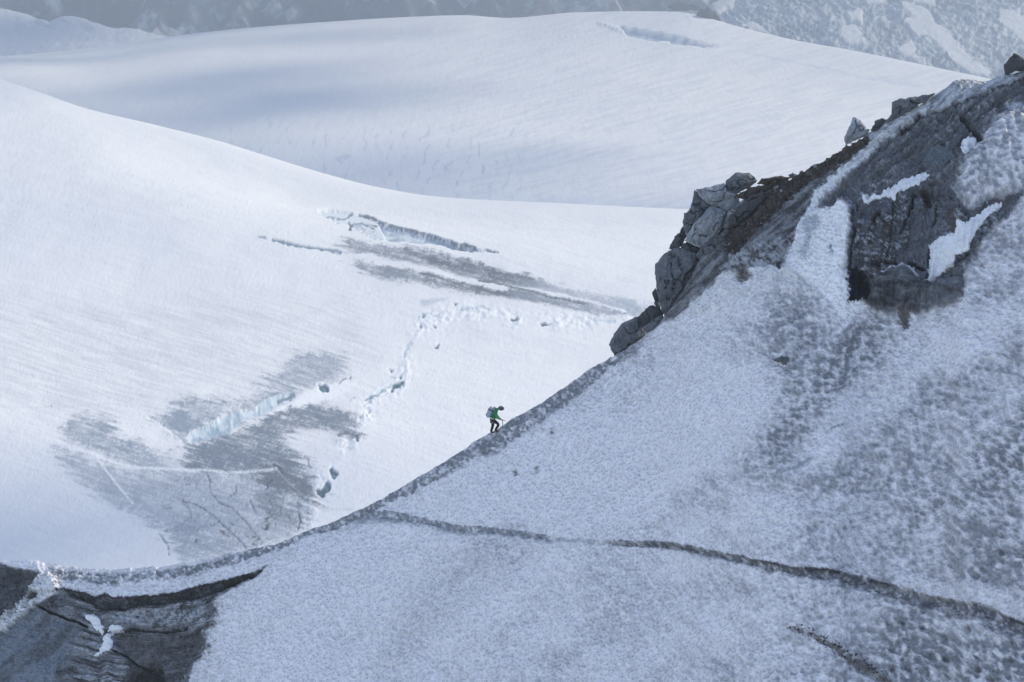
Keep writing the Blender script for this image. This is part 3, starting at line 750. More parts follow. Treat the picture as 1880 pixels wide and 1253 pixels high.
dirt1([(960, 515), (1010, 522), (1080, 538), (1150, 548), (1210, 560), (1215, 582), (1130, 580), (1050, 562), (980, 540)], 0.5, 4, (0.42, 0.46, 0.52))
dirt1([(1100, 552), (1150, 548), (1200, 560), (1215, 575), (1150, 580)], 0.5, 4, (0.45, 0.5, 0.56))
def groove(pts, wd, col, amt=1.0, dz=0.0):
    global C1, Z1
    d, s, t = lined(UB, VB1, pts, 30)
    mk = sstep(wd * 1.15, wd * 0.45, d + 1.6 * w3 + 0.8 * st2) * amt
    C1 = mixc(C1, col, mk); Z1 += 0.5 * dz * mk
# white seam of snow in the wedge
for pts, wd in (([(690, 482), (730, 484), (770, 492), (810, 500), (850, 512), (900, 522), (930, 530)], 6), ([(655, 470), (680, 470), (700, 476)], 5), ([(870, 520), (920, 524), (980, 532), (1040, 546)], 4.5), ([(1000, 535), (1080, 552), (1130, 568), (1150, 575)], 3.0)):
    groove(pts, wd, SN, 1.0, 0.3)
for pts, wd in (([(770, 500), (800, 505), (820, 512)], 1.8), ([(880, 514), (930, 524), (965, 531), (1000, 540)], 2.2), ([(1000, 542), (1040, 550), (1070, 556)], 1.8), ([(1060, 552), (1080, 560)], 1.6)):
    groove(pts, wd, DK * 0.8, 0.9, -1)
# crevasse trench of the upper middle
trench = [(585, 384), (605, 384), (640, 389), (665, 394), (700, 406), (750, 421), (800, 435), (850, 449), (880, 457), (915, 466), (890, 463), (850, 460), (810, 450), (770, 448), (730, 445), (700, 440), (670, 425), (640, 412), (610, 402), (592, 396)]
mk = gm(trench, 2.5, 'b'); C1 = mixc(C1, (0.72, 0.76, 0.80), mk); Z1 -= 2.5 * mk
mk = gm([(695, 406), (750, 422), (800, 436), (850, 450), (868, 456), (830, 456), (790, 446), (740, 436), (712, 440), (705, 425)], 2, 'b')
C1 = C1 + (lerp(np.array((0.64, 0.70, 0.76)), np.array((0.30, 0.36, 0.43)), np.clip(0.4 + 1.5 * fbm(U1 / 9, V1 / 6, 210, 3), 0, 1)[..., None]) - C1) * mk[..., None]; Z1 -= 3 * mk
mk = gm([(640, 408), (655, 402), (680, 405), (690, 420), (705, 440), (690, 442), (660, 425), (645, 420)], 2, 'b'); C1 = mixc(C1, (0.42, 0.48, 0.54), mk * np.clip(0.5 + 1.8 * w3, 0, 1))
for pts, wd, col in (([(660, 393), (700, 405), (750, 420), (800, 434), (850, 448), (875, 456)], 1.5, (0.16, 0.19, 0.22)), ([(584, 386), (590, 395), (610, 394), (630, 398), (645, 391)], 1.7, (0.22, 0.28, 0.33)),
                     ([(641, 402), (643, 410), (641, 418)], 2.8, (0.08, 0.1, 0.12)), ([(645, 407), (665, 405), (680, 412), (690, 418)], 1.5, (0.2, 0.24, 0.28)), ([(684, 409), (694, 411)], 1.8, (0.15, 0.17, 0.2)),
                     ([(828, 450), (832, 444), (845, 448), (852, 454), (838, 456), (829, 451)], 1.6, (0.12, 0.15, 0.18)), ([(850, 447), (872, 453)], 1.8, (0.1, 0.12, 0.14)), ([(892, 458), (914, 466)], 1.5, (0.14, 0.17, 0.2)),
                     ([(610, 404), (622, 408)], 2.0, (0.4, 0.47, 0.53)), ([(770, 447), (782, 449)], 1.4, (0.3, 0.35, 0.4))):
    groove(pts, wd, col, 1, -1.2)
# thin dark meltwater slit to its left
groove([(500, 438), (520, 443), (545, 450), (570, 454), (598, 457), (622, 459)], 3.2, (0.17, 0.24, 0.31), 1, -2)
groove([(596, 458), (640, 462), (660, 461)], 2.0, (0.45, 0.5, 0.56), 0.7)
groove([(478, 434), (487, 435)], 2.4, (0.22, 0.3, 0.37), 1)
# ice cliff beside the lower crevasse: the surface drops from the rim
cliff_top = [(338, 809), (350, 796), (365, 790), (390, 782), (402, 770), (420, 762), (440, 758), (470, 752), (490, 738), (510, 732), (530, 722)]
cliff = cliff_top + [(545, 724), (520, 745), (490, 760), (450, 770), (430, 785), (415, 795), (385, 804), (355, 811)]
mk = gm(cliff, 1.6, 'b')
fl = fbm(U1 / 7.0 - V1 / 30, V1 / 18, 212, 4, 0.7)
C1 = C1 + (lerp(np.array((0.70, 0.77, 0.82)), np.array((0.33, 0.44, 0.52)), np.clip(0.45 + 1.7 * fl, 0, 1)[..., None]) - C1) * mk[..., None]
Z1 += mk * 0.3 * fl
d, s, t = lined(U1, V1, cliff_top, 60)
Z1 += np.where(s < 0, 1.2 * np.exp(-d / 22), -1.0 * sstep(1, 8, d) * np.exp(-d / 16)) * sstep(0, .1, t) * sstep(1, .9, t)
C1 = mixc(C1, (0.9, 0.91, 0.92), gm([(490, 760), (520, 742), (560, 722), (600, 706), (640, 695), (660, 700), (640, 720), (600, 735), (560, 742), (520, 752)], 4, 'b'))
for pts, wd, col in (([(512, 738), (522, 733), (530, 732), (540, 726)], 3.0, (0.2, 0.25, 0.3)), ([(528, 748), (534, 743)], 2.2, (0.2, 0.27, 0.32)), ([(618, 702), (630, 694), (645, 690)], 1.5, (0.25, 0.28, 0.32)), ([(640, 735), (652, 728)], 1.3, (0.4, 0.45, 0.5)),
                     ([(645, 770), (665, 768)], 1.3, (0.45, 0.5, 0.55)), ([(672, 765), (678, 759)], 1.8, (0.25, 0.32, 0.36)), ([(620, 798), (640, 797), (652, 802), (657, 808)], 3.0, (0.2, 0.22, 0.25)), ([(654, 800), (658, 814)], 2.6, (0.12, 0.16, 0.19)),
                     ([(672, 735), (690, 726), (700, 718)], 2.6, (0.28, 0.36, 0.42)), ([(545, 940), (552, 955), (550, 975)], 1.6, (0.14, 0.15, 0.17)),
                     ([(500, 880), (492, 888), (485, 897)], 1.6, DK), ([(500, 850), (510, 858), (520, 870)], 2.4, DK), ([(337, 918), (350, 920), (372, 930), (392, 945), (410, 962), (430, 980), (448, 1000), (452, 1008)], 1.5, (0.16, 0.175, 0.2)),
                     ([(335, 920), (350, 935), (352, 945), (335, 960), (300, 970), (325, 970), (380, 963), (400, 955)], 1.3, (0.28, 0.31, 0.35)), ([(383, 870), (385, 900), (400, 920), (425, 930), (450, 955), (465, 975), (478, 990)], 1.5, (0.2, 0.22, 0.25)),
                     ([(432, 890), (435, 900), (425, 908), (420, 915)], 1.3, (0.22, 0.24, 0.27)), ([(458, 915), (462, 930), (470, 940)], 1.4, (0.2, 0.22, 0.25)),
                     ([(290, 975), (305, 995), (310, 1015)], 1.5, (0.3, 0.33, 0.37)), ([(270, 765), (290, 778), (310, 790), (335, 808)], 1.6, (0.9, 0.9, 0.9)),
                     ([(560, 840), (568, 846), (566, 856), (572, 862)], 1.6, (0.3, 0.35, 0.4)), ([(355, 850), (364, 852)], 1.2, DK)):
    groove(pts, wd, col, 1, -0.8)
# brown and black melt pockets
sc2 = np.clip(fbm(U1 / 5, V1 / 5, 215, 3) * 3 - 0.1, 0, 1)
for pts in ([(478, 965), (492, 938), (505, 935), (500, 955), (492, 972), (482, 975)], [(455, 970), (475, 985), (485, 1000), (460, 1004), (455, 990)], [(505, 920), (515, 925), (520, 940), (508, 935)], [(490, 905), (500, 915), (492, 925)], [(350, 985), (375, 990), (400, 1000), (360, 1000)], [(400, 965), (420, 975), (425, 985), (405, 978)]):
    C1 = mixc(C1, (0.06, 0.055, 0.052), gm(pts, 3, 'b') * sc2)
# open blue holes
def pit1(pts, dz=1.2, col=DEEP):
    global C1, Z1
    sdh = sdist(UB, VB1, pts)
    mk = sstep(-1.2, 1.2, sdh)
    C1 = mixc(C1, (0.93, 0.94, 0.95), sstep(-9, -2, sdh) * (1 - mk) * 0.6)
    cc = lerp(np.array(col), np.array((0.13, 0.23, 0.28)), np.clip(0.2 + 1.8 * fbm(U1 / 3.5, V1 / 9, 217, 2), 0, 1)[..., None])
    C1 = C1 + (cc - C1) * mk[..., None]
    Z1 -= dz * mk
for pts in ([(586, 708), (598, 706), (605, 713), (604, 720), (594, 721), (587, 716)], [(605, 862), (610, 858), (612, 864), (620, 868), (618, 874), (613, 880), (607, 876)],
            [(581, 900), (590, 896), (596, 884), (600, 882), (607, 890), (604, 902), (596, 908), (592, 914), (583, 908)], [(722, 708), (736, 702), (741, 698), (741, 710), (728, 716), (718, 722), (720, 714)],
            [(713, 674), (722, 676), (716, 680)], [(732, 688), (737, 690), (734, 695)], [(797, 634), (807, 630), (803, 636), (799, 637)], [(938, 588), (953, 584), (948, 590), (940, 591)],
            [(990, 592), (998, 590), (1004, 594), (1012, 594), (1004, 597), (998, 599), (992, 597)], [(832, 556), (841, 557), (836, 560)], [(774, 575), (781, 578), (779, 584), (775, 583)], [(770, 596), (776, 600), (772, 602)], [(794, 597), (802, 600), (798, 602)]):
    pit1(pts)
for pts, wd in (([(840, 568), (850, 570), (870, 567), (880, 562), (895, 566)], 3), ([(768, 580), (790, 576), (797, 582)], 3), ([(740, 650), (748, 635), (755, 628)], 3.5), ([(715, 690), (728, 692), (738, 680)], 2.5), ([(1080, 582), (1095, 588), (1130, 588)], 3), ([(690, 722), (705, 712), (718, 708)], 3.5)):
    groove(pts, wd, (0.50, 0.60, 0.67), 0.75 , -1)
mk = gm([(772, 550), (800, 546), (822, 544), (810, 552), (785, 560), (775, 562)], 3, 'b'); C1 = mixc(C1, (0.55, 0.59, 0.65), mk * 0.8)
# lumpy snow blocks along the bergschrund
lump_line = [(1160, 575), (1050, 590), (960, 590), (850, 572), (780, 585), (755, 640), (735, 700), (680, 740), (655, 800), (600, 850), (570, 920), (560, 970)]
d, s, t = lined(U1, V1, lump_line, 60)
lm = np.exp(-(d / 18.0) ** 2) * np.clip(0.55 + 1.6 * fbm(U1 / 45, V1 / 30, 219, 3), 0.05, 1)
f1l, f2l = worley(U1 / 13, V1 / 8, 220)
Z1 += lm * (0.9 * np.clip(0.8 - f1l, 0, 1) + 1.5 * fbm(U1 / 16, V1 / 9, 221, 4, 0.6))
C1 = mixc(C1, (0.90, 0.91, 0.92), lm * 0.7 * (1 - np.clip((SN[0] - C1[..., 0]) * 3, 0, 1)))
C1 = mixc(C1, (0.52, 0.60, 0.66), lm * sstep(0.10, 0.02, f2l - f1l) * np.clip(fbm(U1 / 20, V1 / 20, 222, 2) * 2.4 - 0.3, 0, 0.8))
# trodden tracks
def track(pts, wd, col, amt, dz=0):
    global C1, Z1
    d, s, t = lined(U1 + w2 * 3, V1 + w2 * 2, pts, 30)
    mk = sstep(wd, wd * 0.35, d + 1.0 * w3 + 0.6 * w2) * amt * np.clip(0.8 + w3, 0, 1)
    C1 = mixc(C1, col, mk); Z1 += 0.25 * dz * mk
track([(60, 805), (110, 815), (170, 835), (215, 850), (250, 858), (300, 859), (350, 861), (420, 865), (480, 863), (505, 860)], 4.0, (0.88, 0.89, 0.9), 0.95, 0.4)
track([(505, 860), (525, 880), (550, 905), (575, 925), (600, 935), (650, 935)], 2.0, (0.55, 0.57, 0.6), 0.7)
track([(170, 832), (180, 845), (200, 870), (220, 895), (245, 922)], 3.4, (0.88, 0.89, 0.9), 0.9, 0.4)
track([(-100, 748), (60, 746), (150, 744), (200, 740), (320, 755)], 1.7, (0.66, 0.68, 0.72), 0.8)
track([(200, 735), (300, 695), (400, 660), (520, 640)], 1.5, (0.92, 0.92, 0.93), 0.5)
track([(520, 600), (600, 560), (680, 535), (740, 520)], 1.5, (0.68, 0.69, 0.73), 0.6)
track([(85, 712), (160, 690), (320, 660), (420, 640)], 1.5, (0.72, 0.73, 0.77), 0.4)
track([(130, 360), (180, 310), (200, 260)], 2.0, (0.9, 0.91, 0.93), 0.4)
# gentle relief
Z1 += 2.0 * fbm(P1[..., 0] / 90, P1[..., 1] / 120, 230, 4) + 0.25 * st1 + 0.12 * w3
near_c = sstep(0, 30, V1 - curve(S1_CREST, uG)[None])
P1[..., 2] += Z1 * (0.2 + 0.8 * near_c)
glacier = link_mesh('glacier', P1, grid_faces(*P1.shape[:2]), M_GLAC, C1)
tag(glacier, 'bright snow covered glacier basin with dirty ice and blue crevasses below the ridge', None, None, 'structure')

# ------------------------------------------------------------------ far snow dome
uD = np.r_[np.linspace(-1100, -120, 36)[:-1], np.linspace(-120, 1980, 820), np.linspace(1980, 3200, 44)[1:]]
S2_CREST = [(-260, 122), (-100, 112), (0, 104), (100, 96), (200, 84), (310, 68), (450, 52), (620, 39), (760, 31), (850, 28), (930, 33), (1060, 23), (1180, 21), (1240, 22), (1300, 33), (1345, 46), (1400, 60), (1470, 76), (1550, 90), (1660, 112), (1765, 134), (1880, 158), (2150, 210)]
ctr = [
    ([(-300, 2480), (600, 2330), (2150, 2150)], [(-300, 470), (1450, 470), (2150, 520)]),
    ([(-300, 2640), (600, 2480), (2150, 2380)], [(-300, 400), (700, 380), (1300, 394), (2150, 430)]),
    ([(-300, 2900), (1000, 2640), (2150, 2560)], [(-300, 300), (600, 270), (1200, 300), (2150, 370)]),
    ([(-300, 3230), (1000, 3000), (2150, 2800)], [(-300, 185), (400, 180), (1000, 200), (1500, 235), (2150, 320)]),
    ([(-300, 3500), (1000, 3500), (2150, 3100)], [(-300, 128), (0, 122), (150, 128), (400, 110), (1000, 105), (1400, 150), (2150, 265)]),
    ([(-300, 4000), (1000, 4100), (1400, 3900), (2150, 3400)], S2_CREST),
    ([(-300, 4300), (2150, 3650)], [(a, b + 38) for a, b in S2_CREST]),
    ([(-300, 4700), (2150, 4000)], [(a, b + 95) for a, b in S2_CREST])]
Y2, V2 = make_rows(uD, ctr, [6, 44, 52, 50, 44, 4, 3], (5,))
U2 = np.broadcast_to(uD, V2.shape).copy()
P2 = at(U2, V2, Y2)
q2 = fbm(U2 / 30, V2 / 16, 301, 4, 0.6)
UC, VC = U2 + q2 * 9, V2 + q2 * 5
C2 = np.broadcast_to(np.array((0.86, 0.86, 0.865)), P2.shape).copy()
Z2 = np.zeros(V2.shape)
ra2 = U2 * math.cos(R(-14)) + V2 * math.sin(R(-14)); rb2 = -U2 * math.sin(R(-14)) + V2 * math.cos(R(-14))
rip = fbm(ra2 / 55, rb2 / 3.4, 302, 3, 0.6)
Z2 += 0.9 * rip * sstep(700, 1100, U2) + 3.0 * fbm(P2[..., 0] / 260, P2[..., 1] / 300, 303, 3)
C2 = mixc(C2, (0.66, 0.69, 0.74), np.clip(rip * 1.5, 0, 0.5) * sstep(500, 1000, U2))
# faint curved melt runnels in the middle of the dome
zone2 = sstep(330, 480, U2) * sstep(1150, 800, U2) * sstep(205, 250, V2)
xr = U2 / 26 + 0.9 * fbm(U2 / 60, V2 / 40, 304, 3)
ra_ = np.abs(((xr + V2 * 0.012) % 1.0) - 0.5)
fine = fbm(U2 / 14, V2 / 10, 305, 3)
C2 = mixc(C2, (0.48, 0.56, 0.66), zone2 * sstep(0.12, 0.02, ra_) * np.clip(fine * 2.2 + 0.25, 0, 0.85))
C2 = mixc(C2, (0.70, 0.75, 0.83), zone2 * 0.35 * sstep(240, 270, V2) * sstep(340, 320, V2) * sstep(900, 700, U2))
def g2(pts, wd, col, amt=1, dz=0):
    global C2, Z2
    d, s, t = lined(UC, VC, pts, 40)
    mk = sstep(wd, wd * 0.4, d) * amt
    C2 = mixc(C2, col, mk); Z2 += dz * mk
wall = [(1134, 46), (1150, 50), (1165, 52), (1200, 58), (1245, 66), (1275, 76), (1316, 86), (1290, 86), (1250, 82), (1200, 76), (1165, 68), (1150, 62)]
mk = sstep(-1.5, 1.5, sdist(U2 + q2 * 2.5, V2 + q2 * 2, wall)); C2 = C2 + (lerp(np.array((0.62, 0.67, 0.74)), np.array((0.36, 0.43, 0.52)), np.clip(0.5 + 1.6 * fine, 0, 1)[..., None]) - C2) * mk[..., None]
Z2 -= 8 * mk
g2([(1100, 42), (1140, 55), (1170, 68), (1230, 80)], 3, (0.9, 0.9, 0.92), 0.8, 4)
g2([(1350, 92), (1420, 108), (1500, 122), (1560, 135), (1640, 150), (1690, 155)], 2.2, (0.62, 0.66, 0.72), 0.7)
g2([(1590, 136), (1640, 146), (1690, 152)], 5, (0.66, 0.70, 0.76), 0.4)
g2([(1255, 24), (1262, 32), (1270, 44)], 3, (0.6, 0.64, 0.7), 0.6)
g2([(700, 352), (850, 362), (1000, 372), (1260, 388)], 14, (0.62, 0.69, 0.80), 0.25)  # shadow line of the trough painted as a soft bluish band
P2[..., 2] += Z2 * (0.15 + 0.85 * sstep(0, 14, V2 - curve(S2_CREST, uD)[None]))
dome = link_mesh('snow_dome', P2, grid_faces(*P2.shape[:2]), M_DOME, C2)
tag(dome, 'broad smooth white snow dome rising behind the glacier basin', None, None, 'structure')

# ------------------------------------------------------------------ hill at the upper left
uH = np.linspace(-250, 420, 300)
S3_CREST = [(-260, -30), (-100, 0), (0, 17), (40, 24), (68, 33), (90, 40), (104, 33), (120, 29), (150, 34), (180, 44), (205, 51), (240, 53), (262, 57), (290, 64), (312, 69), (360, 84), (420, 100)]
ctr = [(4300, [(-300, 150), (420, 150)]), (4500, [(-300, 118), (0, 100), (200, 90), (420, 120)]), (4750, [(-260, 40), (0, 55), (60, 60), (200, 72), (420, 110)]),
       ([(-300, 5050), (420, 4850)], S3_CREST), ([(-300, 5200), (420, 5000)], [(a, b + 35) for a, b in S3_CREST]), (5500, [(a, b + 85) for a, b in S3_CREST])]
Y3, V3 = make_rows(uH, ctr, [10, 26, 26, 4, 3], (3,))
U3 = np.broadcast_to(uH, V3.shape).copy(); P3 = at(U3, V3, Y3)
q3 = fbm(U3 / 14, V3 / 9, 311, 4, 0.6)
C3 = np.broadcast_to(np.array((0.78, 0.80, 0.84)), P3.shape).copy()
for pts, a in (([(64, 24), (80, 38), (94, 52), (70, 46), (62, 40)], 0.75), ([(104, 33), (122, 35), (140, 48), (125, 46)], 0.5), ([(142, 40), (160, 40), (178, 54), (160, 58), (148, 50)], 0.55)):
    C3 = mixc(C3, (0.40, 0.45, 0.53), sstep(-3, 3, sdist(U3 + q3 * 4, V3 + q3 * 3, pts)) * a)
P3[..., 2] += 3 * q3
hill = link_mesh('snow_hill', P3, grid_faces(*P3.shape[:2]), M_DOME, C3)
tag(hill, 'hazy snow hill at the upper left with faint rock patches', None, None, 'structure')

# ------------------------------------------------------------------ icefall slope and mountain wall
uF = np.r_[np.linspace(1120, 1960, 480), np.linspace(1960, 3200, 100)[1:]]
S5_CREST = [(1100, 120), (1180, 60), (1230, 28), (1275, 12), (1320, -8), (1420, -60), (1600, -130), (1800, -190), (2250, -260)]
ctr = [(4250, [(1100, 260), (1700, 260), (2250, 330)]), (4550, [(1100, 150), (1600, 135), (2250, 180)]), (5000, [(1100, 135), (1300, 60), (1600, 40), (2250, 60)]),
       (5500, [(a, b * 0.5 + 20) for a, b in S5_CREST]), (6100, S5_CREST), (6300, [(a, b + 45) for a, b in S5_CREST]), (6800, [(a, b + 90) for a, b in S5_CREST])]
Y5, V5 = make_rows(uF, ctr, [50, 70, 60, 26, 3, 3])
U5 = np.broadcast_to(uF, V5.shape).copy(); P5 = at(U5, V5, Y5)
q5 = fbm(U5 / 26, V5 / 20, 321, 5, 0.6); f1, f2 = worley((U5 + 8 * q5) / 11, (V5 - 0.35 * U5 + 8 * q5) / 6, 322); g1, g2_ = worley((U5 + 6 * q5) / 6.0, (V5 - 0.5 * U5) / 4, 323)
C5 = np.broadcast_to(np.array((0.56, 0.61, 0.67)), P5.shape).copy()
r5a = fbm((U5 * 0.8 + V5 * 0.6) / 34, (V5 * 0.9 - U5 * 0.45) / 7, 327, 5, 0.65); r5b = fbm(U5 / 9, V5 / 6, 328, 3, 0.6); rg5 = np.abs(r5a)
Z5 = 12 * q5 + 16 * np.clip(rg5, 0, 0.4) + 5 * r5b
C5 = mixc(C5, (0.24, 0.29, 0.36), np.clip(sstep(0.10, 0.0, rg5) * 0.8 * np.clip(0.6 + 1.8 * fbm(U5 / 45, V5 / 30, 326, 3), 0.1, 1) + np.clip(r5b * 1.6 - 0.15, 0, 0.5), 0, 0.9))
C5 = mixc(C5, (0.72, 0.75, 0.79), np.clip(-r5b * 1.4 + q5 - 0.1, 0, 0.6))
C5 = mixc(C5, (0.30, 0.34, 0.40), np.clip(fbm(U5 / 60, V5 / 30, 324, 3) * 1.5, 0, 0.6))
for pts in ([(1655, 10), (1690, 14), (1705, 25), (1715, 45), (1740, 60), (1760, 90), (1790, 118), (1815, 132), (1810, 142), (1780, 140), (1750, 118), (1725, 92), (1705, 72), (1680, 70), (1665, 50), (1675, 35)],
            [(1545, 55), (1565, 48), (1585, 70), (1592, 82), (1575, 88), (1545, 80)], [(1648, 85), (1668, 74), (1685, 95), (1675, 105), (1700, 118), (1720, 125), (1690, 122), (1655, 105), (1640, 95)],
            [(1580, -10), (1625, -10), (1618, 12), (1590, 12)], [(1550, 25), (1585, 20), (1578, 40), (1556, 38)], [(1830, 20), (1880, 30), (1900, 60), (1880, 85), (1850, 60), (1835, 45)], [(1670, -20), (1710, -20), (1716, 14), (1690, 12), (1665, 5)],
            [(1300, 5), (1320, 2), (1350, -5), (1330, 20), (1318, 32), (1306, 15)], [(1365, 52), (1380, 42), (1400, 52), (1410, 66), (1385, 62)], [(1520, 46), (1540, 40), (1545, 48), (1530, 52)]):
    mk = sstep(-3, 3, sdist(U5 + q5 * 8, V5 + q5 * 8, pts)); C5 = mixc(C5, (0.82, 0.83, 0.85), mk); Z5 = Z5 * (1 - 0.85 * mk) + 6 * mk
P5[..., 2] += Z5; P5[..., 1] -= Z5 * 0.6
fall = link_mesh('icefall_slope', P5, grid_faces(*P5.shape[:2]), M_FALL, C5)
tag(fall, 'broken crevassed blue grey icefall slope with white snow tongues at the upper right', None, None, 'structure')

uM = np.linspace(-1200, 3300, 1000)
ys = np.r_[np.linspace(5600, 6150, 150), np.linspace(6160, 7400, 30)]
YM, UM = np.meshgrid(ys, uM, indexing='ij')
XM = (UM - 940) / FPX * YM
ZM = -160 + (YM - 5600) * 0.62
nm = fbm(XM / 260, YM / 260, 331, 6, 0.6); rg = 1 - np.abs(fbm(XM / 150, YM / 400, 332, 5, 0.55)) * 2
ZM = ZM + 90 * nm + 55 * rg
PM = np.stack([XM, YM, ZM], -1)
CM = lerp(np.array((0.03, 0.033, 0.04)), np.array((0.20, 0.21, 0.23)), np.clip(0.5 + nm, 0, 1)[..., None])
sn = 0.6 * fbm(XM / 110 + YM / 90, YM / 60, 333, 5, 0.7) + 0.5 * fbm(XM / 30, YM / 45, 334, 4, 0.7)
CM = mixc(CM, (0.7, 0.72, 0.75), np.clip(sn * 3.6 - 0.15 + 0.8 * nm, 0, 0.9))
mount = link_mesh('mountain_wall', PM, grid_faces(*PM.shape[:2]), M_SLOPE, CM)
tag(mount, 'dark rocky mountain wall dusted with snow, fading into haze along the top', None, None, 'structure')
# valley floor far around, so the place goes on beyond the built slopes
gx = np.linspace(-9000, 9000, 60); gy = np.linspace(-600, 12000, 60)
GY, GX = np.meshgrid(gy, gx, indexing='ij')
GZ = -260 + 60 * fbm(GX / 1500, GY / 1500, 341, 4)
PG = np.stack([GX, GY, GZ], -1)
floor_o = link_mesh('ground', PG, grid_faces(60, 60), M_DOME, np.broadcast_to(np.array((0.78, 0.80, 0.83)), PG.shape).copy())
tag(floor_o, 'snow covered valley floor reaching beyond the glacier', None, None, 'structure')

# ------------------------------------------------------------------ rocks
def rock(name, pts, y, thick, mat, seed, parent=None, n=56, rings=16, planes=11, facing=(0.0, 0.0), jag=1.0, tip=None):
    """a rock with the given outline: facetted front and back grown from it, real thickness in metres"""
    p = np.array(pts, float)
    rs = np.random.RandomState(seed)
    seg = np.roll(p, -1, 0) - p
    L = np.hypot(seg[:, 0], seg[:, 1]); cum = np.r_[0, np.cumsum(L)]
    s = np.linspace(0, cum[-1], n, endpoint=False)
    # keep the corners
    s = np.unique(np.r_[s, cum[:-1]])
    i = np.clip(np.searchsorted(cum, s, side='right') - 1, 0, len(p) - 1)
    o = p[i] + seg[i] * ((s - cum[i]) / (L[i] + 1e-9))[:, None]
    c = o.mean(0)
    o = o + (np.stack([fbm(o[:, 0] / 6, o[:, 1] / 6, seed, 3), fbm(o[:, 0] / 6, o[:, 1] / 6, seed + 3, 3)], -1)) * 2.4 * jag
    N = len(o)
    size = np.sqrt((p.max(0) - p.min(0)).prod())
    mpp = y / FPX
    r = np.linspace(0, 1, rings)                         # 0 outline .. 1 centre
    rr = 1 - (1 - r) ** 1.0
    Q = o[None] * (1 - rr)[:, None, None] + c * rr[:, None, None]
    # facets: lowest of several tilted planes
    q = (Q - c) / size
    T = np.full(Q.shape[:2], 9.0)
    for kx in range(planes):
        a = rs.uniform(0, 2 * math.pi); g = rs.uniform(0.5, 1.7)
        T = np.minimum(T, rs.uniform(0.42, 0.75) + g * (math.cos(a) * q[..., 0] + math.sin(a) * q[..., 1]) + facing[0] * q[..., 0] + facing[1] * q[..., 1])
    prof = np.clip(r * 4.5, 0, 1)[:, None]
    T = np.clip(T, 0.12, 1.2) * prof
    fine = fbm(Q[..., 0] / 7, Q[..., 1] / 7, seed + 9, 4, 0.6)
    crk = 1 - sstep(0.0, 0.10, np.abs(fbm(Q[..., 0] / 20, Q[..., 1] / 20, seed + 11, 2)))
    front = T * thick + (0.13 * fine - 0.20 * crk) * jag * prof * min(thick, 1.5)
    backd = np.clip(prof * 1.3, 0, 1) * thick * (0.5 + 0.25 * fbm(Q[..., 0] / 12, Q[..., 1] / 12, seed + 20, 3))
    def shape(depth, sign):
        # true 3D placement: lateral size from the outline at distance y, depth towards / away from the viewer
        base = at(Q[..., 0], Q[..., 1], np.full(depth.shape, float(y)))
        base[..., 1] -= sign * depth
        base[..., 2] += sign * depth * 0.15
        return base
    Fv = shape(front, 1); Bv = shape(backd, -1)
    verts = np.concatenate([Fv.reshape(-1, 3), Bv[1:].reshape(-1, 3)], 0)
    faces = []
    j = np.arange(N); jn = (j + 1) % N
    for a in range(rings - 1):
        faces.append(np.stack([a * N + j, (a + 1) * N + j, (a + 1) * N + jn, a * N + jn], -1))
    off = rings * N
    def bi(a, jj): return jj if a == 0 else off + (a - 1) * N + jj
    for a in range(rings - 1):
        faces.append(np.stack([bi(a, j), bi(a, jn), bi(a + 1, jn), bi(a + 1, j)], -1))
    me_o = link_mesh(name, verts, np.concatenate(faces), mat, None, parent, smooth=False)
    bm = bmesh.new(); bm.from_mesh(me_o.data); bmesh.ops.remove_doubles(bm, verts=bm.verts, dist=1e-4); bmesh.ops.recalc_face_normals(bm, faces=bm.faces); bm.to_mesh(me_o.data); bm.free()
    return me_o

def empty(name, loc):
    o = bpy.data.objects.new(name, None); COL.objects.link(o); o.location = loc
    return o

def reparent(o, par):
    o.parent = par
    o.matrix_parent_inverse = Matrix.Translation(par.location).inverted()

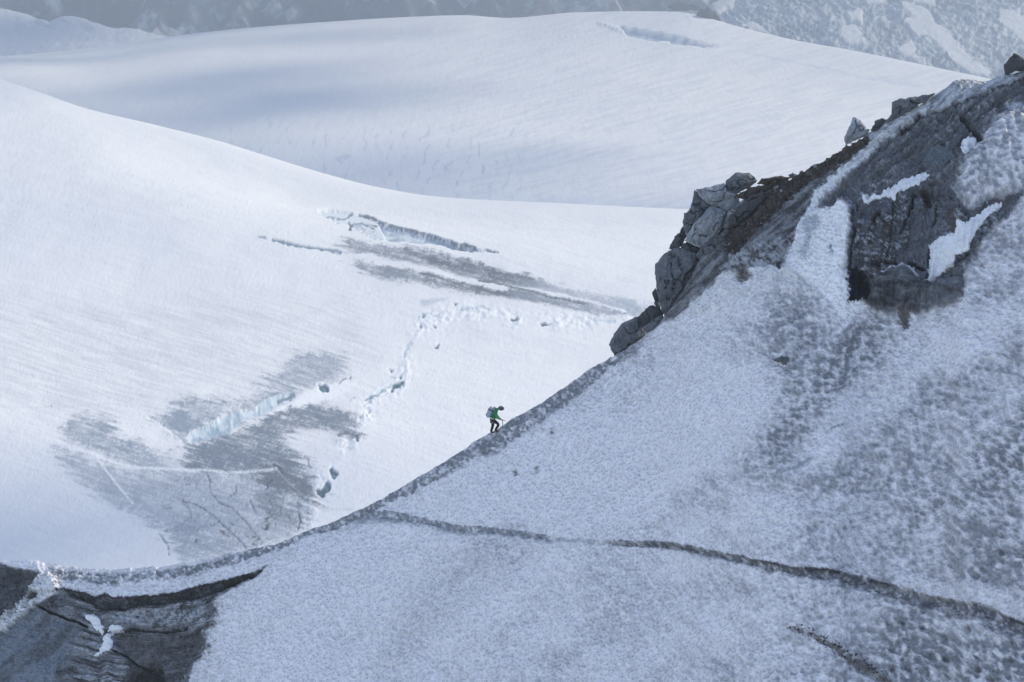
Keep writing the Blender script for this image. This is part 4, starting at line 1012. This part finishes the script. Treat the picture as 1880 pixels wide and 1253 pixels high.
YO = 127.0
oc = at(1260, 560, YO)
outcrop = empty('rock_outcrop', tuple(oc))
tag(outcrop, 'tall cracked grey rock outcrop of stacked slabs hanging over the left edge of the ridge', 'rock outcrop')
parts = [
    # name, outline, distance offset, thickness, material, seed, facing
    ('rock_core', [(1222, 575), (1245, 540), (1262, 500), (1285, 480), (1310, 450), (1345, 425), (1350, 400), (1340, 370), (1300, 372), (1280, 400), (1262, 440), (1240, 470), (1222, 500), (1215, 545)], 0.8, 1.0, M_ROCKD, 3, (0, 0)),
    ('rock_slab', [(1118, 633), (1128, 654), (1150, 646), (1186, 617), (1184, 598), (1180, 585), (1173, 581), (1145, 591), (1128, 612)], 0.3, 1.3, M_ROCK, 11, (0.1, -0.6)),
    ('rock_slab', [(1171, 583), (1186, 566), (1201, 560), (1218, 572), (1217, 582), (1198, 590), (1182, 600)], 0.4, 0.9, M_ROCKD, 12, (0, -0.2)),
    ('rock_slab', [(1182, 600), (1200, 586), (1217, 578), (1222, 586), (1188, 617)], 0.1, 0.6, M_ROCK, 13, (0, 0)),
    ('rock_slab', [(1203, 484), (1214, 472), (1230, 459), (1246, 454), (1276, 466), (1279, 484), (1260, 503), (1256, 530), (1242, 552), (1221, 584), (1211, 561), (1206, 535), (1202, 503)], 0.0, 1.4, M_ROCK, 14, (0.1, -0.3)),
    ('rock_slab', [(1284, 478), (1282, 497), (1254, 535), (1256, 505), (1272, 486)], 0.0, 0.9, M_ROCKD, 15, (0, 0)),
    ('rock_spike', [(1197, 539), (1203, 529), (1212, 544), (1209, 560), (1217, 577), (1200, 584), (1204, 564)], 0.5, 0.6, M_ROCKD, 16, (0, 0)),
    ('rock_slab', [(1276, 349), (1283, 358), (1306, 377), (1290, 396), (1272, 416), (1260, 434), (1253, 418), (1256, 392), (1262, 389), (1272, 369)], 0.3, 1.3, M_ROCK, 17, (0.5, 0.0)),
    ('rock_slab', [(1276, 347), (1303, 344), (1330, 336), (1334, 350), (1356, 357), (1358, 373), (1342, 391), (1316, 380), (1300, 374), (1284, 360)], 0.2, 1.2, M_ROCKL, 18, (0, -0.9)),
    ('rock_slab', [(1254, 417), (1261, 434), (1248, 456), (1228, 459), (1236, 440)], 0.4, 0.9, M_ROCKD, 19, (0.3, 0)),
    ('rock_slab', [(1307, 378), (1334, 389), (1330, 415), (1313, 434), (1286, 455), (1256, 444), (1268, 420), (1288, 395)], 0.0, 1.3, M_ROCKL, 20, (0.1, -0.6)),
    ('rock_slab', [(1340, 419), (1343, 433), (1304, 476), (1284, 500), (1283, 478), (1277, 470), (1288, 453), (1316, 432)], 0.0, 1.2, M_ROCK, 21, (0.1, -0.4)),
    ('rock_slab', [(1258, 446), (1284, 456), (1280, 468), (1262, 460), (1246, 453)], 0.3, 0.8, M_ROCKD, 22, (0, 0)),
    ('rock_slab', [(1367, 366), (1398, 353), (1403, 365), (1387, 386), (1357, 411), (1334, 421), (1340, 398)], -0.6, 1.2, M_ROCKD, 23, (0.2, 0.4)),
    ('rock_slab', [(1331, 334), (1351, 318), (1377, 317), (1391, 331), (1379, 343), (1355, 356), (1332, 350)], 0.3, 1.2, M_ROCK, 24, (0, -0.3)),
    ('rock_slab', [(1388, 337), (1399, 329), (1428, 323), (1451, 326), (1441, 338), (1415, 343)], 0.4, 0.9, M_ROCKB, 25, (0, -0.5)),
    ('rock_slab', [(1350, 360), (1378, 343), (1420, 338), (1448, 336), (1420, 352), (1398, 356), (1366, 368)], 0.2, 0.7, M_ROCKB, 26, (0, -0.5)),
    ('rock_slab', [(1334, 392), (1358, 372), (1368, 366), (1342, 396), (1334, 420), (1328, 418)], 0.0, 0.7, M_ROCKL, 27, (0, 0)),
    ('rock_slab', [(1448, 322), (1455, 317), (1466, 320), (1464, 328), (1450, 329)], 0.2, 0.5, M_ROCK, 28, (0, 0)),
]
for nm_, pts, dy, th, mt, sd_, fc in parts:
    u0 = sum(p[0] for p in pts) / len(pts)
    v0 = sum(p[1] for p in pts) / len(pts)
    yy = float(on_ridge(np.array(u0), np.array(max(v0, float(np.interp(u0, uR, crest_v)) + 1)))[1]) + dy + 0.1
    o = rock(nm_, pts, yy, th, mt, sd_, None, facing=fc)
    reparent(o, outcrop)

def lone_rock(name, pts, dy, th, mat, seed, label, cat='boulder', y=None, fc=(0, -0.3), group=None, n=56):
    u0 = sum(p[0] for p in pts) / len(pts)
    v0 = max(p[1] for p in pts) - 6
    yy = (float(on_ridge(np.array(u0), np.array(max(v0, float(np.interp(u0, uR, crest_v)) + 1)))[1]) + dy) if y is None else y
    o = rock(name, pts, yy, th, mat, seed, None, facing=fc, n=n)
    tag(o, label, cat, group)
    return o
lone_rock('boulder', [(1549, 260), (1554, 242), (1562, 229), (1567, 215), (1580, 220), (1587, 229), (1589, 237), (1598, 239), (1588, 252), (1571, 258), (1552, 268)], 0.2, 0.8, M_ROCKL, 41, 'pointed lichen grey boulder perched on the ridge edge above the brown soil', fc=(0.1, -0.2))
lone_rock('boulder', [(1598, 240), (1608, 221), (1618, 217), (1628, 221), (1618, 234), (1606, 246)], 0.2, 0.6, M_ROCKD, 42, 'small dark rounded boulder between the pointed boulder and the broad slab')
lone_rock('boulder', [(1636, 210), (1638, 188), (1646, 183), (1671, 179), (1683, 177), (1718, 172), (1704, 184), (1682, 196), (1650, 214), (1624, 226)], 0.3, 0.9, M_ROCK, 43, 'broad flat topped grey slab standing on the ridge crest')
lone_rock('boulder', [(1843, 120), (1862, 98), (1882, 109), (1897, 122), (1896, 134), (1868, 130), (1852, 138), (1845, 140)], 0.0, 0.9, M_ROCKD, 44, 'dark angular boulder on the crest at the top right corner')
for j_, (px, py, w_, h_, lab) in enumerate([(1437, 663, 30, 15, 'lone grey stone half buried in the snow face below the white column')]):
    pp = on_ridge(np.array(px), np.array(py), 0.0)
    lone_rock('stone', [(1417, 661), (1434, 654), (1449, 657), (1451, 668), (1443, 675), (1436, 668)], 0, 0.5, M_ROCK, 51, lab, 'stone', y=float(pp[1]) - 0.05)
# far rock knob on the dome's edge
lone_rock('boulder', [(1278, 30), (1284, 18), (1298, 14), (1312, 20), (1322, 34), (1326, 45), (1300, 40), (1280, 36)], 0, 26, M_ROCKB, 61, 'far brown rock knob at the edge of the snow dome below the icefall', 'rock', y=3950.0)
lone_rock('boulder', [(1225, 14), (1240, 7), (1262, 6), (1285, 12), (1290, 20), (1262, 19), (1240, 20)], 0, 24, M_ROCKB, 62, 'low far rock band just left of the knob on the dome skyline', 'rock', y=4350.0)

# loose stones in the brown soil: countless
rs = np.random.RandomState(5)
vv_ = []; ff_ = []
base_ico = np.array([(0, 0, 1), (0.89, 0, 0.45), (0.28, 0.85, 0.45), (-0.72, 0.53, 0.45), (-0.72, -0.53, 0.45), (0.28, -0.85, 0.45), (0.72, 0.53, -0.45), (-0.28, 0.85, -0.45), (-0.89, 0, -0.45), (-0.28, -0.85, -0.45), (0.72, -0.53, -0.45), (0, 0, -1)])
ico_f = np.array([(0, 1, 2), (0, 2, 3), (0, 3, 4), (0, 4, 5), (0, 5, 1), (1, 6, 2), (2, 7, 3), (3, 8, 4), (4, 9, 5), (5, 10, 1), (6, 7, 2), (7, 8, 3), (8, 9, 4), (9, 10, 5), (10, 6, 1), (11, 7, 6), (11, 8, 7), (11, 9, 8), (11, 10, 9), (11, 6, 10)])
def scatter(name, line, spread, count, smin, smax, mat, label):
    p = np.array(line, float); V_ = []; F_ = []
    for q in range(count):
        t = rs.uniform(0, len(p) - 1); i = int(t); f = t - i
        uv = p[i] * (1 - f) + p[min(i + 1, len(p) - 1)] * f + rs.normal(0, spread, 2)
        vcc = np.interp(uv[0], uR, crest_v)
        if uv[1] < vcc + 1: uv[1] = vcc + 1 + rs.uniform(0, 3)
        c = on_ridge(uv[0], uv[1], 0.02)
        s_ = smin * (smax / smin) ** (rs.uniform() ** 2)
        bb = base_ico * rs.uniform(0.6, 1.25, (12, 1)) * s_ * rs.uniform(0.6, 1.2, 3)
        F_.append(ico_f + len(V_) * 12); V_.append(bb + c)
    o = link_mesh(name, np.concatenate(V_), np.concatenate(F_), mat, None, None, smooth=False)
    tag(o, label, None, None, 'stuff')
scatter('rubble', [(1350, 440), (1400, 385), (1450, 345), (1500, 312), (1545, 282), (1585, 256)], 6, 900, 0.04, 0.22, M_ROCKB, 'brown rubble strewn along the soil band on the ridge edge')
scatter('gravel', [(1455, 1150), (1500, 1166), (1540, 1188), (1580, 1212), (1630, 1245)], 6, 230, 0.02, 0.08, M_ROCKB, 'dark gravel lying in the lower crack of the snow face')

# ------------------------------------------------------------------ unseen broken clouds added to shade the far dome and glacier
rs = np.random.RandomState(21)
M_SHADE_CLOUD = surface_mat('shade_cloud_mist', [(0.01, 0.05, None)], 1.0, 0.0, base=(0.85, 0.86, 0.88), bump=0)
V_ = []; F_ = []
hc = 1750.0
ox, oy = math.sin(R(SUN_AZ)) / math.tan(R(SUN_EL)) * hc, math.cos(R(SUN_AZ)) / math.tan(R(SUN_EL)) * hc
bmc = bmesh.new(); bmesh.ops.create_icosphere(bmc, subdivisions=1, radius=1)
cv = np.array([v.co[:] for v in bmc.verts]); cf = np.array([[v.index for v in f.verts] for f in bmc.faces]); bmc.free()
n_p = 0
for q in range(2620):
    tx = rs.uniform(-2600, 1000); ty = rs.uniform(1900, 7200)
    if q >= 2600: tx, ty = rs.uniform(-480, -150), rs.uniform(850, 1230)  # extra puffs added to shade the lower left glacier
    # denser puffs, so more shade, towards the left and the far end
    p_ = 0.42 * (0.30 + 0.70 * sstep(2600, 3900, ty)) * sstep(150, -1000, tx + 0.1 * (ty - 3500) - 420 * sstep(3100, 2800, ty)) * sstep(1950, 2450, ty) + (q >= 2600) * 0.6
    if rs.uniform() > p_: continue
    r0 = rs.uniform(35, 75)
    c = np.array((tx + ox, ty + oy, hc + rs.uniform(-60, 60)))
    dn = 1 + 0.35 * fbm(cv[:, 0] * 2 + q, cv[:, 1] * 2 + cv[:, 2] * 2, q, 3)
    F_.append(cf + len(V_) * len(cv)); V_.append(cv * dn[:, None] * np.array((1.5, 1.2, 0.45)) * r0 + c)
shade_cloud = link_mesh('shade_cloud', np.concatenate(V_), np.concatenate(F_), M_SHADE_CLOUD)
tag(shade_cloud, 'unseen broken clouds added to shade the far snow dome and lower left glacier', None, None, 'stuff')

# ------------------------------------------------------------------ people
def flat_mat(name, col, rough=0.8):
    return surface_mat(name, [(30.0, 0.12, None)], rough, 0.2, base=col, bump=0.2, dist=0.01)
M_SKIN = flat_mat('skin', (0.45, 0.28, 0.2)); M_GREEN = flat_mat('green_jacket_cloth', (0.02, 0.20, 0.075)); M_BLACK = flat_mat('black_trouser_cloth', (0.012, 0.011, 0.014))
M_HAT = flat_mat('grey_knit', (0.075, 0.08, 0.10)); M_PACK = flat_mat('pale_grey_pack_cloth', (0.36, 0.41, 0.50)); M_STRAP = flat_mat('dark_webbing', (0.02, 0.022, 0.035)); M_WHITE = flat_mat('white_webbing', (0.7, 0.68, 0.64))
M_METAL = flat_mat('ice_axe_steel', (0.09, 0.10, 0.12), 0.4); M_TEAL = flat_mat('teal_grip', (0.01, 0.09, 0.10)); M_BOOT = flat_mat('boot_leather', (0.02, 0.018, 0.018)); M_TAN = flat_mat('tan_pouch', (0.25, 0.17, 0.13))

def skin_mesh(name, chains, mat, parent, levels=1):
    """chains: lists of (x, y, z, radius); the first chain holds the root, later chains start on an existing point"""
    verts = []; rad = []; edges = []; idx = {}
    for ch in chains:
        prev = None
        for (x, y, z, r) in ch:
            key = (round(x, 4), round(y, 4), round(z, 4))
            if key not in idx:
                idx[key] = len(verts); verts.append((x, y, z)); rad.append(r)
            i = idx[key]
            if prev is not None and prev != i: edges.append((prev, i))
            prev = i
    me = bpy.data.meshes.new(name); me.from_pydata(verts, edges, []); me.update()
    o = bpy.data.objects.new(name, me); COL.objects.link(o)
    sk = o.modifiers.new('skin', 'SKIN'); sk.use_smooth_shade = True
    if not me.skin_vertices: me.skin_vertices.new()
    for i, r in enumerate(rad):
        me.skin_vertices[0].data[i].radius = (r, r); me.skin_vertices[0].data[i].use_root = (i == 0)
    if levels:
        sb = o.modifiers.new('sub', 'SUBSURF'); sb.levels = levels; sb.render_levels = levels
    dg = bpy.context.evaluated_depsgraph_get(); dg.update()
    m2 = bpy.data.meshes.new_from_object(o.evaluated_get(dg))
    bpy.data.objects.remove(o, do_unlink=True)
    m2.name = name; m2.materials.clear(); m2.materials.append(mat)
    for p_ in m2.polygons: p_.use_smooth = True
    o = bpy.data.objects.new(name, m2); COL.objects.link(o); o.parent = parent
    return o

def box(name, size, loc, rot, mat, parent, bev=0.02):
    bm = bmesh.new(); bmesh.ops.create_cube(bm, size=1)
    for v in bm.verts: v.co = Vector((v.co.x * size[0], v.co.y * size[1], v.co.z * size[2]))
    bmesh.ops.bevel(bm, geom=bm.edges[:], offset=bev, segments=3, affect='EDGES')
    mt = Matrix.Translation(loc) @ Matrix.Rotation(rot, 4, 'Y')
    bmesh.ops.transform(bm, matrix=mt, verts=bm.verts)
    me = bpy.data.meshes.new(name); bm.to_mesh(me); bm.free(); me.materials.append(mat)
    for p_ in me.polygons: p_.use_smooth = True
    o = bpy.data.objects.new(name, me); COL.objects.link(o); o.parent = parent
    return o

def ball(name, loc, sc, rot, mat, parent):
    bm = bmesh.new(); bmesh.ops.create_uvsphere(bm, u_segments=20, v_segments=12, radius=1)
    mt = Matrix.Translation(loc) @ Matrix.Rotation(rot, 4, 'Y') @ Matrix.Diagonal((*sc, 1))
    bmesh.ops.transform(bm, matrix=mt, verts=bm.verts)
    me = bpy.data.meshes.new(name); bm.to_mesh(me); bm.free(); me.materials.append(mat)
    for p_ in me.polygons: p_.use_smooth = True
    o = bpy.data.objects.new(name, me); COL.objects.link(o); o.parent = parent
    return o

PSC = 1.12
yk = float(curve(YC, np.array([901.0]))[0]) - 0.3
root_p = at(901.4, 796.5, yk)
climber = empty('person', tuple(root_p))
tag(climber, 'climber in green jacket, black trousers and grey hat bending forward up the snow ridge', 'person')
S = climber
hip = (0.09, 0.0, 0.76)
# body: torso, neck, head, arms, legs in one skin
neck = (0.35, 0, 1.36); chest = (0.25, 0, 1.22); waist = (0.13, 0, 0.93)
shR = (0.25, -0.17, 1.30); shL = (0.27, 0.17, 1.30)
elR = (0.27, -0.26, 0.97); haR = (0.60, -0.22, 0.81)
elL = (0.29, 0.24, 0.98); haL = (0.50, 0.15, 0.80)
knF = (0.42, -0.09, 0.53); anF = (0.24, -0.10, 0.22); toF = (0.37, -0.11, 0.20)
knB = (0.10, 0.10, 0.42); anB = (0.0, 0.11, 0.08); toB = (0.12, 0.12, 0.07)
hpF = (0.11, -0.09, 0.74); hpB = (0.09, 0.09, 0.73)
def r_(p, r): return (*p, r)
fing = []
for hb, sy in ((haR, -1), (haL, 1)):
    for f in range(4):
        b = (hb[0] + 0.045, hb[1] - 0.03 + 0.02 * f, hb[2] - 0.005)
        fing.append([r_(hb, 0.032), (*b, 0.013), (b[0] + 0.03, b[1], b[2] - 0.025 - 0.003 * (f % 2), 0.010), (b[0] + 0.012, b[1], b[2] - 0.05, 0.008)])
    fing.append([r_(hb, 0.032), (hb[0] + 0.02, hb[1] - 0.04 * sy * -1, hb[2] - 0.02, 0.012), (hb[0] + 0.045, hb[1] + 0.03 * sy, hb[2] - 0.045, 0.009)])
skin_mesh('body', [[r_(hip, 0.13), r_(waist, 0.12), r_(chest, 0.14), r_(neck, 0.06), (0.45, 0, 1.385, 0.062), (0.52, 0, 1.385, 0.095), (0.60, 0, 1.36, 0.085), (0.665, 0, 1.325, 0.03)],
                   [r_(chest, 0.14), r_(shR, 0.07), r_(elR, 0.045), r_(haR, 0.03)], [r_(chest, 0.14), r_(shL, 0.07), r_(elL, 0.045), r_(haL, 0.03)],
                   [r_(hip, 0.13), r_(hpF, 0.095), r_(knF, 0.06), r_(anF, 0.028), r_(toF, 0.02)], [r_(hip, 0.13), r_(hpB, 0.095), r_(knB, 0.06), r_(anB, 0.028), r_(toB, 0.02)]] + fing, M_SKIN, S)
skin_mesh('jacket', [[(0.10, 0, 0.84, 0.155), r_(waist, 0.15), r_(chest, 0.175), (0.335, 0, 1.345, 0.10), (0.41, 0, 1.39, 0.085)],
                     [r_(chest, 0.175), r_(shR, 0.095), r_(elR, 0.075), (0.40, -0.245, 0.905, 0.06), (0.55, -0.225, 0.83, 0.045)], [r_(chest, 0.175), r_(shL, 0.095), r_(elL, 0.07), (0.45, 0.17, 0.84, 0.045)]], M_GREEN, S)
skin_mesh('trousers', [[(0.10, 0, 0.80, 0.145), r_(hpF, 0.125), (0.30, -0.09, 0.64, 0.10), r_(knF, 0.085), (0.33, -0.095, 0.38, 0.075), (0.245, -0.10, 0.22, 0.07)],
                       [(0.10, 0, 0.80, 0.145), r_(hpB, 0.12), (0.105, 0.1, 0.58, 0.10), r_(knB, 0.085), (0.05, 0.105, 0.24, 0.078), (0.0, 0.11, 0.08, 0.07)]], M_BLACK, S)
for a_, t_ in ((anF, toF), (anB, toB)):
    skin_mesh('boot', [[(a_[0], a_[1], a_[2] + 0.06, 0.058), (a_[0], a_[1], a_[2] - 0.02, 0.06), ((a_[0] + t_[0]) / 2, a_[1], t_[2] - 0.03, 0.052), (t_[0] + 0.03, t_[1], t_[2] - 0.03, 0.042)]], M_BOOT, S)
ball('beanie', (0.55, 0, 1.40), (0.165, 0.125, 0.125), R(10), M_HAT, S)
for hb in (haR, haL):
    skin_mesh('glove', [[(hb[0] - 0.03, hb[1], hb[2] + 0.01, 0.055), (hb[0] + 0.03, hb[1], hb[2] - 0.015, 0.062)],
                        [(hb[0] + 0.02, hb[1], hb[2] - 0.005, 0.05), (hb[0] + 0.07, hb[1] - 0.02, hb[2] - 0.03, 0.018)], [(hb[0] + 0.02, hb[1], hb[2] - 0.005, 0.05), (hb[0] + 0.07, hb[1] + 0.02, hb[2] - 0.03, 0.018)]], M_STRAP, S)
hn = box('harness', (0.29, 0.34, 0.055), (0.11, 0, 0.83), R(18), M_WHITE, S, 0.02)
box('leg_loop', (0.21, 0.21, 0.035), (0.15, -0.06, 0.68), R(-35), M_WHITE, S, 0.015)
ball('pouch', (0.03, -0.15, 0.76), (0.07, 0.05, 0.075), 0, M_TAN, S)
# backpack, a thing of its own
bp_root = empty('backpack', tuple(np.array(root_p) + PSC * np.array((-0.05, 0, 1.12))))
tag(bp_root, 'pale grey blue rucksack with dark straps on the climber’s back', 'backpack')
bx = box('pack_body', (0.28, 0.34, 0.50), (-0.03, 0, 0.02), R(25), M_PACK, bp_root, 0.07)
box('lid', (0.30, 0.33, 0.13), (0.10, 0, 0.28), R(25), M_PACK, bp_root, 0.05)
box('pack_strap', (0.30, 0.352, 0.022), (0.045, 0, 0.19), R(25), M_STRAP, bp_root, 0.008)
box('pack_strap', (0.29, 0.352, 0.02), (-0.08, 0, -0.10), R(25), M_STRAP, bp_root, 0.008)
box('side_pocket', (0.16, 0.06, 0.2), (-0.06, -0.18, -0.06), R(25), M_PACK, bp_root, 0.025)
for sy in (-1, 1):
    skin_mesh('shoulder_strap', [[(0.12, 0.11 * sy, 0.28, 0.02), (0.24, 0.12 * sy, 0.33, 0.022), (0.40, 0.13 * sy, 0.18, 0.022), (0.36, 0.14 * sy, 0.0, 0.02), (0.18, 0.15 * sy, -0.12, 0.018)]], M_STRAP, bp_root)
# ice axe, held as a cane
ax_root = empty('ice_axe', tuple(np.array(root_p) + PSC * np.array((haR[0] + 0.03, haR[1], 0.33))))
tag(ax_root, 'ice axe held upright like a cane in the climber’s leading hand', 'ice axe')
skin_mesh('shaft', [[(0, 0, 0.0, 0.016), (0, 0, 0.25, 0.016), (0, 0, 0.47, 0.016)]], M_TEAL, ax_root)
skin_mesh('spike', [[(0, 0, 0.02, 0.015), (0.003, 0, -0.10, 0.004)]], M_METAL, ax_root)
skin_mesh('axe_head', [[(-0.13, 0, 0.50, 0.022), (0, 0, 0.485, 0.016), (0.08, 0, 0.46, 0.013), (0.17, 0, 0.41, 0.006)]], M_METAL, ax_root)

for o_ in (climber, bp_root, ax_root): o_.scale = (PSC, PSC, PSC)
# tiny distant walker on the glacier track
def far_person(u, v, y, label, lean=0.0):
    ii = np.argmin(np.abs(uG - u)); jj = np.argmin(np.abs(V1[:, ii] - v))
    rp = P1[jj, ii].copy()
    pr = empty('person', tuple(rp)); tag(pr, label, 'person')
    skin_mesh('body', [[(0, 0, 0.95, 0.14), (0, 0, 1.3, 0.16), (0, 0, 1.5, 0.06), (0.02, 0, 1.62, 0.10), (0.02, 0, 1.75, 0.07)], [(0, 0, 0.95, 0.14), (0.08, -0.12, 0.5, 0.07), (0.02, -0.12, 0.06, 0.05), (0.16, -0.12, 0.04, 0.04)],
                       [(0, 0, 0.95, 0.14), (-0.04, 0.12, 0.5, 0.07), (-0.14, 0.12, 0.06, 0.05), (0.0, 0.12, 0.04, 0.04)],
                       [(0, 0, 1.3, 0.16), (0, -0.24, 1.35, 0.06), (0.05, -0.3, 1.05, 0.045), (0.22, -0.26, 0.9, 0.035)], [(0, 0, 1.3, 0.16), (0, 0.24, 1.35, 0.06), (-0.05, 0.3, 1.05, 0.045), (0.1, 0.28, 0.85, 0.035)]], M_SKIN, pr, 1)
    skin_mesh('jacket', [[(0, 0, 0.98, 0.19), (0, 0, 1.3, 0.22), (0, 0, 1.48, 0.1)], [(0, 0, 1.3, 0.22), (0, -0.24, 1.35, 0.1), (0.05, -0.3, 1.05, 0.08)], [(0, 0, 1.3, 0.22), (0, 0.24, 1.35, 0.1), (-0.05, 0.3, 1.05, 0.08)]], M_BLACK, pr, 1)
    skin_mesh('trousers', [[(0, 0, 0.97, 0.18), (0.08, -0.12, 0.5, 0.11), (0.02, -0.12, 0.12, 0.08)], [(0, 0, 0.97, 0.18), (-0.04, 0.12, 0.5, 0.11), (-0.14, 0.12, 0.12, 0.08)]], M_BLACK, pr, 1)
    skin_mesh('hat', [[(0.01, 0, 1.69, 0.115), (0.01, 0, 1.79, 0.08)]], M_HAT, pr, 1)
far_person(95, 744, 1420, 'tiny dark figure walking alone on the faint track across the glacier')

# ------------------------------------------------------------------ haze
HD = 0.00022
m = bpy.data.materials.new('haze_air'); m.use_nodes = True
nt = m.node_tree; nt.nodes.clear()
out = nt.nodes.new('ShaderNodeOutputMaterial'); pv = nt.nodes.new('ShaderNodeVolumePrincipled')
pv.inputs['Color'].default_value = (0.70, 0.83, 1.0, 1); pv.inputs['Density'].default_value = HD; pv.inputs['Anisotropy'].default_value = 0.0
nt.links.new(pv.outputs[0], out.inputs['Volume'])
zt = 1400.0
x0, x1, y0, y1, z0 = -9500, 9500, -700, 12600, -420
vv = [(x, y, z) for z in (z0, zt) for y in (y0, y1) for x in (x0, x1)]
fs = [(0, 2, 3, 1), (4, 5, 7, 6), (0, 1, 5, 4), (2, 6, 7, 3), (0, 4, 6, 2), (1, 3, 7, 5)]
hz = link_mesh('haze', vv, fs, m, smooth=False)
tag(hz, 'thin blue haze filling the air over the glacier', None, None, 'stuff')
